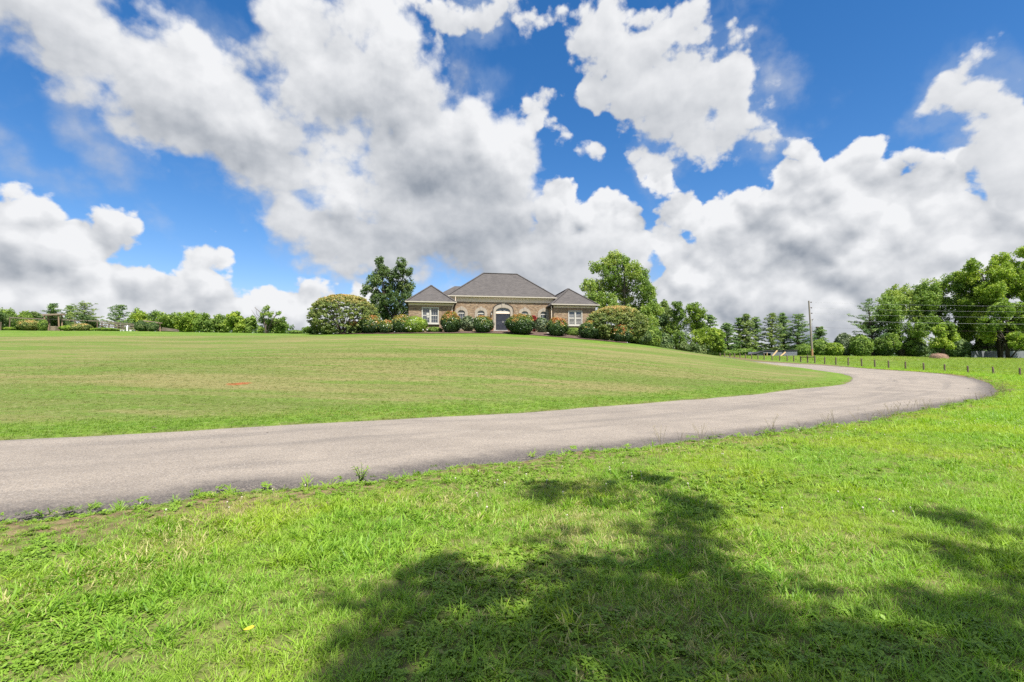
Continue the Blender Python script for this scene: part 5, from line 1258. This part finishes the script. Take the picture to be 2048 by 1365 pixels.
def grass_mat(name, cols, straw, trans=.35, var=1.0, fresh=None):
    """per-blade colour with real patchiness of the sward; tint (0..1) moves towards straw"""
    m, T = mat(name); s = attrib(T, 'shade'); t = attrib(T, 'tint', 'INSTANCER'); p = wpos(T)
    g = T.n.new('ShaderNodeValToRGB'); T.l.new(s, g.inputs[0]); e = g.color_ramp.elements
    while len(e) < len(cols): e.new(.5)
    for k, c in enumerate(cols): e[k].position = k / (len(cols) - 1); e[k].color = (*c, 1)
    pat = T.noise(p, .55, 5, .62); c = T.mix(T.ramp(pat, .42, .66, 0, .75 * var), g.outputs[0], fresh or (.17, .25, .028))
    dry = T.math('GREATER_THAN', T.math('ADD', t, T.math('MULTIPLY_ADD', s, .9, -.45)), .62)
    c = T.mix(T.math('MULTIPLY', dry, .85), c, straw)
    b = T.n.new('ShaderNodeBsdfPrincipled'); T.l.new(c, b.inputs['Base Color']); b.inputs['Roughness'].default_value = .5; b.inputs['Specular IOR Level'].default_value = .32
    tr = T.n.new('ShaderNodeBsdfTranslucent'); T.l.new(T.mix(1, c, (1.2, 1.25, .5), 'MULTIPLY'), tr.inputs[0])
    x = T.n.new('ShaderNodeMixShader'); x.inputs[0].default_value = trans; T.l.new(b.outputs[0], x.inputs[1]); T.l.new(tr.outputs[0], x.inputs[2]); T.l.new(x.outputs[0], T.out.inputs[0]); return m
GR_NEAR = grass_mat('verge_grass', [(.108,.232,.018),(.178,.340,.026),(.245,.420,.040),(.335,.485,.095)], (.50,.44,.21), .42, fresh=(.33,.43,.035))
GR_LAWN = grass_mat('mown_grass', [(.085,.120,.026),(.135,.185,.036),(.185,.235,.050),(.250,.275,.080)], (.36,.30,.145), .3, .0)
GR_LUSH = grass_mat('lush_strip_grass', [(.075,.150,.016),(.120,.215,.022),(.170,.275,.032),(.230,.325,.055)], (.34,.30,.10), .35, .3)
GR_FIELD = grass_mat('field_grass', [(.125,.205,.022),(.190,.290,.032),(.255,.345,.046),(.330,.390,.105)], (.40,.34,.17), .35, .5)
CLOV = grass_mat('clover_leaf', [(.115,.220,.020),(.175,.300,.028),(.250,.375,.050)], (.2,.2,.06), .3, .2)

def scatter(name, meshes, m, P_, scl, idx, tint, r, lean=.15, kind='stuff', label=None):
    """a cloud of points that carries one tuft mesh each"""
    col = bpy.data.collections.new(name + '_source')
    for k, me in enumerate(meshes):
        me.materials.clear(); me.materials.append(m[k] if isinstance(m, list) else m); o = bpy.data.objects.new(f'tuft_{k:02d}', me); col.objects.link(o)
    n = len(P_); me = bpy.data.meshes.new(name); me.vertices.add(n); me.vertices.foreach_set('co', np.asarray(P_, np.float32).ravel())
    rot = np.column_stack([r.normal(0, lean, n), r.normal(0, lean, n), r.uniform(0, 6.283, n)])
    attr(me, 'rot', rot); attr(me, 'scl', scl); attr(me, 'tint', tint)
    a = me.attributes.new('idx', 'INT', 'POINT'); a.data.foreach_set('value', np.asarray(idx, np.int32))
    o = link(name, me); tag(o, kind=kind, label=label)
    ng = bpy.data.node_groups.new(name + '_scatter', 'GeometryNodeTree')
    ng.interface.new_socket('Geometry', in_out='INPUT', socket_type='NodeSocketGeometry'); ng.interface.new_socket('Geometry', in_out='OUTPUT', socket_type='NodeSocketGeometry')
    N = ng.nodes; L = ng.links; gi = N.new('NodeGroupInput'); go = N.new('NodeGroupOutput'); ip = N.new('GeometryNodeInstanceOnPoints'); ci = N.new('GeometryNodeCollectionInfo')
    ci.inputs['Collection'].default_value = col; ci.inputs['Separate Children'].default_value = True; ci.inputs['Reset Children'].default_value = True
    def na(nm, typ):
        q = N.new('GeometryNodeInputNamedAttribute'); q.data_type = typ; q.inputs['Name'].default_value = nm; return q.outputs['Attribute']
    L.new(gi.outputs[0], ip.inputs['Points']); L.new(ci.outputs[0], ip.inputs['Instance']); ip.inputs['Pick Instance'].default_value = True
    L.new(na('idx', 'INT'), ip.inputs['Instance Index']); L.new(na('rot', 'FLOAT_VECTOR'), ip.inputs['Rotation']); L.new(na('scl', 'FLOAT'), ip.inputs['Scale'])
    L.new(ip.outputs[0], go.inputs[0]); md = o.modifiers.new('scatter', 'NODES'); md.node_group = ng
    return o

def sample(x0, x1, y0, y1, dens_fn, dmax, r, keep):
    n = int((x1 - x0) * (y1 - y0) * dmax); x = r.uniform(x0, x1, n); y = r.uniform(y0, y1, n)
    fov = np.abs(x) < 1.12 * y + 3.5; x, y = x[fov], y[fov]
    k = r.random(len(x)) * dmax < dens_fn(x, y); x, y = x[k], y[k]
    k = keep(x, y); return x[k], y[k]
r = np.random.default_rng(31)
hill_poly = np.vstack([ri_m, [(25, 130), (-140, 130), (-140, -40)]])
FINE = road_poly[::3]
def near_keep(x, y): return ~inside(road_poly[::2], x, y) & ~inside(hill_poly[::2], x, y)
def dens_near(x, y):
    d = np.hypot(x, y); return np.clip(760 * (4.5 / np.maximum(d, 4.5)) ** 1.35, 40, 760)
bands = [(-16, 16, 1.2, 6.5, 760), (-16, 22, 6.5, 14, 470), (-4, 36, 14, 27, 170), (14, 62, 27, 52, 70)]
X, Y = [], []
for x0, x1, y0, y1, dm in bands:
    x, y = sample(x0, x1, y0, y1, dens_near, dm, r, near_keep); X.append(x); Y.append(y)
X, Y = np.concatenate(X), np.concatenate(Y); d = np.hypot(X, Y)
ed = dist_to(ro_m, X, Y)
k = r.random(len(X)) < .72 + .28 * sstep(.05, .8, ed + (fbm2(X * 1.6, Y * 1.6, 41) - .5) * .9); X, Y, d, ed = X[k], Y[k], d[k], ed[k]
pt = fbm2(X * .55, Y * .55, 50); pt2 = fbm2(X * 1.5, Y * 1.5, 51); rightness = sstep(-2, 6, X - .2 * Y)
meshes = [tuft(16, .055, .05, .105, .0035, .006, .35, 1), tuft(16, .06, .06, .12, .003, .0055, .5, 2), tuft(14, .05, .045, .09, .004, .0065, .7, 3), tuft(18, .06, .05, .11, .003, .005, .25, 4),
          tuft(11, .05, .10, .19, .007, .011, .65, 5, 4), tuft(12, .06, .09, .17, .006, .010, .85, 6, 4), tuft(9, .04, .08, .14, .008, .012, .9, 7, 4),
          leafpatch(16, .07, .022, .04, 8), leafpatch(12, .06, .03, .035, 9)]
broad = (r.random(len(X)) < np.clip((pt2 - .50) * 3.0, .03, .55) * (1 - .45 * rightness))
clov = (r.random(len(X)) < np.clip((fbm2(X * .9 + 9, Y * .9, 53) - .52) * 3.2, 0, .55) * (1 - .7 * rightness)) | (r.random(len(X)) < sstep(.7, .1, ed) * .45)
idx = np.where(clov, r.integers(7, 9, len(X)), np.where(broad, r.integers(4, 7, len(X)), r.integers(0, 4, len(X))))
scl = r.uniform(.55, .98, len(X)) * (1 + .9 * sstep(6, 30, d)) * np.where(idx >= 7, 1.0, 1 + .35 * (pt - .5) * 2) * np.where((idx >= 4) & (idx < 7), 1.08, 1) * (.62 + .38 * sstep(.0, 1.0, ed)) * (.82 + .3 * rightness)
tint = np.clip(.24 + (fbm2(X * .8, Y * .8, 57) - .5) * 1.5 - .25 * rightness + r.normal(0, .08, len(X)), 0, 1)
scatter('verge_grass', meshes, [GR_NEAR] * 7 + [CLOV] * 2, np.column_stack([X, Y, ground(X, Y) - .006]), scl, idx, tint, r, .18)
print('near grass', len(X))
E = 9000; s_i = r.integers(0, NI, E); q = r.random(E); s2 = np.minimum(s_i + 1, NI - 1); eb = ro_m[s_i] * (1 - q[:, None]) + ro_m[s2] * q[:, None]
off = r.gamma(1.6, .13, E) - .04 - .07 * sstep(.5, .75, fbm2(eb[:, 0] * 1.1, eb[:, 1] * 1.1, 91)); eb = eb + nr[s_i] * off[:, None]
kk = (eb[:, 1] > 3) & (eb[:, 1] < 32) & (np.abs(eb[:, 0]) < 1.15 * eb[:, 1] + 4) & (r.random(E) < .25 + .75 * sstep(.35, .6, fbm2(eb[:, 0] * .8, eb[:, 1] * .8, 92))); eb = eb[kk]; n = len(eb)
ei = r.choice([7, 8, 4, 5, 0, 2], n, p=[.34, .26, .08, .08, .12, .12])
scatter('edge_weeds', [me.copy() for me in meshes], [GR_NEAR] * 7 + [CLOV] * 2, np.column_stack([eb, ground(eb[:, 0], eb[:, 1]) + np.where(off[kk] < 0, .05, .0)]), r.uniform(.5, .95, n), ei, r.uniform(0, .35, n), r, .2)
# mown hillside
def lawn_keep(x, y): return inside(hill_poly[::3], x, y) & ~inside(road_poly[::3], x, y) & ~inside(bed_poly, x, y)
X, Y = [], []
for x0, x1, y0, y1, dm in [(-16, 10, 6, 14, 200), (-24, 22, 14, 24, 130), (-45, 34, 24, 40, 55)]:
    x, y = sample(x0, x1, y0, y1, lambda a, b_: np.clip(200 * (9 / np.hypot(a, b_)) ** 1.1, 5, 200) * sstep(42, 26, np.hypot(a, b_)), dm, r, lawn_keep); X.append(x); Y.append(y)
X, Y = np.concatenate(X), np.concatenate(Y); d = np.hypot(X, Y); lu = grid_at(LUSH, X, Y)
lm = [tuft(26, .10, .025, .05, .004, .006, .6, 11), tuft(26, .11, .02, .045, .004, .007, .8, 12), tuft(22, .10, .025, .05, .004, .006, .9, 13),
      tuft(24, .09, .04, .075, .004, .006, .4, 14), tuft(24, .10, .04, .08, .004, .007, .55, 15)]
isl = r.random(len(X)) < lu
idx = np.where(isl, r.integers(3, 5, len(X)), r.integers(0, 3, len(X))); scl = r.uniform(.6, 1.05, len(X)) * (1 + .5 * sstep(10, 45, d))
tint = np.clip(np.where(isl, .12, .33) + (fbm2(X * .12, Y * .5, 61) - .5) * 1.3 + r.normal(0, .1, len(X)), 0, 1)
scatter('mown_lawn_grass', lm, [GR_LAWN] * 3 + [GR_LUSH] * 2, np.column_stack([X, Y, ground(X, Y) - .004]), scl, idx, tint, r, .12)
print('lawn', len(X))
# rough paddock
def field_keep(x, y):
    fx = np.interp(y, [36, 40.5, 44, 47.5, 50.5, 53, 57, 61, 66, 70, 78, 90], [44, 41.3, 40.2, 39.2, 38.2, 37.3, 35.8, 35.4, 34.7, 33.8, 32.7, 30])
    return (x > fx + .1) & (y > 30)
X, Y = sample(28, 110, 36, 90, lambda a, b_: np.clip(14 * (45 / np.hypot(a, b_)) ** 1.2, 4, 14), 14, r, field_keep)
fm = [tuft(22, .22, .18, .42, .008, .014, .35, 21), tuft(22, .25, .15, .36, .008, .014, .5, 22), tuft(18, .2, .25, .5, .006, .012, .3, 23)]
pt = fbm2(X * .12, Y * .12, 71)
scatter('paddock_grass', fm, GR_FIELD, np.column_stack([X, Y, ground(X, Y) - .02]), r.uniform(.6, 1.1, len(X)) * (.6 + .8 * pt), r.integers(0, 3, len(X)), np.clip(.15 + (fbm2(X * .15, Y * .3, 73) - .5) * 1.5, 0, 1), r, .15)
print('field', len(X))

# white clover heads, seed stalks along the asphalt
def stalk(seed, h):
    q = MB(); rr = np.random.default_rng(seed)
    for k in range(3):
        a = rr.uniform(0, 6.28); e = Vector((math.cos(a) * h * .35, math.sin(a) * h * .35, h * rr.uniform(.7, 1)))
        q.tube([(0, 0, 0), e * .5 + Vector((0, 0, h * .12)), e], [.0025, .002, .001], 3, False)
        for j in range(7):
            c = e * (.62 + .06 * j) + Vector((0, 0, h * .05)); b_ = rr.uniform(0, 6.28); v = Vector((math.cos(b_), math.sin(b_), .4)) * h * .085; s = v.cross(Vector((0, 0, 1))).normalized() * .004; q.add([c - s, c + s, c + v], [(0, 1, 2)])
    me = q.mesh('stalk'); attr(me, 'shade', np.full(len(me.vertices), .5)); return me
STK = paint('seed_stalk', (.20, .17, .09), .8, .2)
s_i = r.integers(0, NI, 900); off = r.uniform(-.06, .35, 900); sp_ = ro_m[s_i] + nr[s_i] * off[:, None]
kk = (sp_[:, 1] > 6) & (sp_[:, 1] < 26) & (sp_[:, 0] > 2) & (r.random(900) < .8); sp_ = sp_[kk]
scatter('seed_stalks', [stalk(1, .34), stalk(2, .26), stalk(3, .42)], STK, np.column_stack([sp_, ground(sp_[:, 0], sp_[:, 1]) - .01]), r.uniform(.6, 1.15, len(sp_)), r.integers(0, 3, len(sp_)), np.zeros(len(sp_)), r, .15)
def head(seed):
    q = MB(); q.tube([(0, 0, 0), (0, 0, .046)], .0012, 3, False); q.tube([(0, 0, .045), (0, 0, .050), (0, 0, .056), (0, 0, .060)], [.004, .0075, .007, .003], 7); me = q.mesh('clover_head'); attr(me, 'shade', np.full(len(me.vertices), .5)); return me
X, Y = sample(-14, 14, 2, 12, lambda a, b_: np.clip((fbm2(a * .7, b_ * .7, 81) - .52) * 40, 0, 6) * (b_ > 4.2), 6, r, near_keep)
scatter('white_clover', [head(1)], paint('clover_white', (.50, .46, .38), .8, .1), np.column_stack([X, Y, ground(X, Y) + .01]), r.uniform(.8, 1.2, len(X)), np.zeros(len(X), int), np.zeros(len(X)), r, .25)

# the leafy weed in the broken asphalt edge
x, y = hit(722, 968); wd = empty('roadside_weed', g3(x, y)); wd.scale = (.85, .85, .8); tag(wd, 'single leafy green weed growing from the cracked asphalt edge', 'weed')
q = MB(); rr = np.random.default_rng(2); C, A = [], []
for k in range(7):
    a = k * .9; e = Vector((math.cos(a) * .09, math.sin(a) * .09, .26 * rr.uniform(.7, 1.1))); q.tube([(0, 0, -.02), e * .5 + Vector((0, 0, .03)), e], [.005, .004, .002], 4, False)
    for j in range(9):
        b_ = j * 2.4 + a; C.append(e * (.25 + .09 * j) + Vector((math.cos(b_), math.sin(b_), .3)) * .022); A.append((math.cos(b_), math.sin(b_), .55))
V, F, S = leaf_quads(np.array([tuple(c) for c in C]), np.tile([0, 0, 1.], (len(C), 1)), .068, rr.uniform(.3, 1, len(C)), rr, .28, axis=np.array(A), wild=.3)
foliage('leaves', V, F, S, LEAF_MID, wd); q.build('stem', LEAF_MID, wd)
# a fallen yellow leaf in the grass, leaf scraps on the drive
def flat_leaf(name, label, cat, px, py, size, m, group=None, dz=.02, seed=1):
    x, y = hit(px, py); q = MB(); n = 9; L = [(-math.cos(math.pi * k / n), .42 * math.sin(math.pi * k / n) ** .8) for k in range(n + 1)]
    vs = [(a * size, 0, .12 * size * a * a) for a, _ in L] + [(a * size, b_ * size, .12 * size * a * a + .22 * size * b_) for a, b_ in L] + [(a * size, -b_ * size, .12 * size * a * a + .22 * size * b_) for a, b_ in L]
    fs = [(k, k+1, n+2+k, n+1+k) for k in range(n)] + [(k+1, k, 2*n+2+k, 2*n+3+k) for k in range(n)]
    o = q.add(vs, fs).build(name, m); o.location = g3(x, y, dz); o.rotation_euler = (.1, .15, seed * 1.3); return tag(o, label, cat, group)
flat_leaf('fallen_leaf', 'bright yellow fallen leaf lying in the sunlit front grass', 'leaf', 497, 1292, .030, paint('yellow_leaf', (.50, .41, .03), .5, .1), dz=.075)
BRL = paint('brown_leaf', (.075, .055, .035), .8, .2)
for i, (x, y, lab) in enumerate([(308, 861, 'dark leaf scrap on the drive at the lawn side of the straight stretch'), (537, 871, 'largest brown leaf scrap on the straight stretch of drive'), (441, 892, 'brown leaf scrap between two others on the straight drive'), (296, 905, 'leaf scrap lying alone towards the near end of the drive'), (428, 916, 'small dark leaf scrap nearest the cracked drive edge'),
                                (1790, 763, 'leaf scrap in the middle of the drive bend'), (1936, 779.5, 'dark leaf scrap at the outer side of the drive bend'), (1825, 765, 'tiny leaf scrap beside another in the drive bend')]):
    flat_leaf('leaf_scrap', lab, 'leaf', x, y, .055 if y > 800 else .09, BRL, 'leaf scraps on the driveway', .05, i)

# ------------------------------------------------------------------ the tree overhead behind the camera whose shade falls on the grass
SHADE = [[(1060,985),(1085,955),(1150,962),(1215,945),(1250,965),(1285,990),(1340,1012),(1400,1000),(1430,1030),(1405,1058),(1440,1080),(1440,1110),(1480,1140),(1530,1165),(1560,1200),(1600,1215),(1625,1180),(1605,1142),(1650,1150),(1700,1185),(1740,1230),(1800,1260),(1850,1300),(1920,1365),(1930,1420),(1060,1420),(1060,1365),(1000,1330),(1010,1260),(1060,1230),(1100,1200),(1110,1160),(1080,1120),(1110,1100),(1060,1070),(1075,1040),(1120,1020),(1090,1000)],
 [(1270,935),(1330,950),(1390,985),(1435,1000),(1440,1025),(1380,1008),(1320,985),(1275,960)],
 [(600,1195),(640,1175),(720,1170),(800,1150),(860,1110),(900,1100),(930,1120),(950,1150),(1000,1140),(1060,1140),(1040,1165),(1000,1185),(960,1180),(920,1200),(860,1215),(780,1215),(700,1220),(640,1215)],
 [(720,1225),(800,1220),(900,1230),(990,1230),(1010,1290),(960,1300),(990,1365),(990,1420),(860,1420),(880,1330),(820,1310),(800,1420),(650,1420),(690,1300),(700,1260)],
 [(1830,985),(1890,1000),(1960,1030),(2060,1060),(2250,1090),(2250,1115),(2050,1085),(1960,1065),(1900,1035),(1850,1015)],
 [(1780,1070),(1840,1065),(1900,1075),(1980,1090),(2060,1100),(2250,1120),(2250,1180),(2060,1150),(2000,1140),(1930,1130),(1870,1110),(1810,1095)],
 [(1800,1170),(1860,1150),(1900,1150),(1960,1170),(2000,1160),(2048,1140),(2250,1170),(2250,1420),(1960,1420),(1900,1320),(1880,1280),(1940,1270),(1880,1240),(1830,1215)]]
def to_px(X, Y, Z):
    dz = Z - CAM_Z; f = Y * cp + dz * sp; return 1024 + 1000 * X / f, 682.5 - 1000 * (dz * cp - Y * sp) / f
r = np.random.default_rng(8); tx, ty = 6.5, -6.0
st = empty('overhanging_tree', g3(tx, ty)); tag(st, 'large leafy tree overhead behind the viewer whose shade dapples the front grass', 'tree')
n = 190000; X = r.uniform(-4, 9, n); Y = r.uniform(1.6, 7.5, n); u_, v_ = to_px(X, Y, .06)
ok = np.zeros(n, bool)
for q in SHADE: ok |= inside(np.array(q, float), u_, v_)
u_ += r.normal(0, 10, n); v_ += r.normal(0, 4, n); ok &= r.random(n) < np.clip(((.72 * fbm2(X * 1.9, Y * 1.9, 95, 3) + .28 * vnoise2(X * 7.5, Y * 7.5, 98)) - .39) * 4.2, 0, .95)
X, Y = X[ok], Y[ok]; print('shade leaves', len(X))
h = 8.2 + (fbm2(X * .5, Y * .5, 96) - .5) * 4 + r.normal(0, .35, len(X))
P_ = np.column_stack([X + SUN.x / SUN.z * h - tx, Y + SUN.y / SUN.z * h - ty, h + .06]) + r.normal(0, .085, (len(X), 3))
TG_ = P_[r.choice(len(P_), 40)]
# the rest of the crown, over the ground behind the camera
ex = []
while len(ex) < 60:
    a = r.uniform(0, 6.28); q = r.uniform(.5, 4.8); e = (tx + math.cos(a) * q * 1.1 + 1.0, ty + math.sin(a) * q - .6, r.uniform(5.5, 11))
    if e[1] - SUN.y / SUN.z * e[2] < .6: ex.append((e[0] - tx, e[1] - ty, e[2]))
ex = np.array(ex); kx2 = np.repeat(np.arange(60), 160); P2 = ex[kx2] + unit(r.normal(0, 1, (len(kx2), 3))) * (.85 * r.random(len(kx2)) ** .5)[:, None]
P_ = np.vstack([P_, P2])
V, F, S = leaf_quads(P_, np.tile([0, 0, 1.], (len(P_), 1)), .105, r.random(len(P_)), r, .6, wild=.5); foliage('crown', V, F, S, LEAF_MID, st)
mb = MB(); sel = range(5)
limbs(mb, (0, 0, 0), [[(0, 0, -.3), (.1, .1, 2.5), (-.3, .6, 5), (-.8, 1.4, 7.2), (-1.2, 2, 9)], [(0, 0, 1.5), (.8, .3, 4.5), (1.4, .2, 7.5)]], [tuple(TG_[i]) for i in sel] + [tuple(e) for e in ex[:20]], r, .24); mb.build('trunk', bark, st, True)
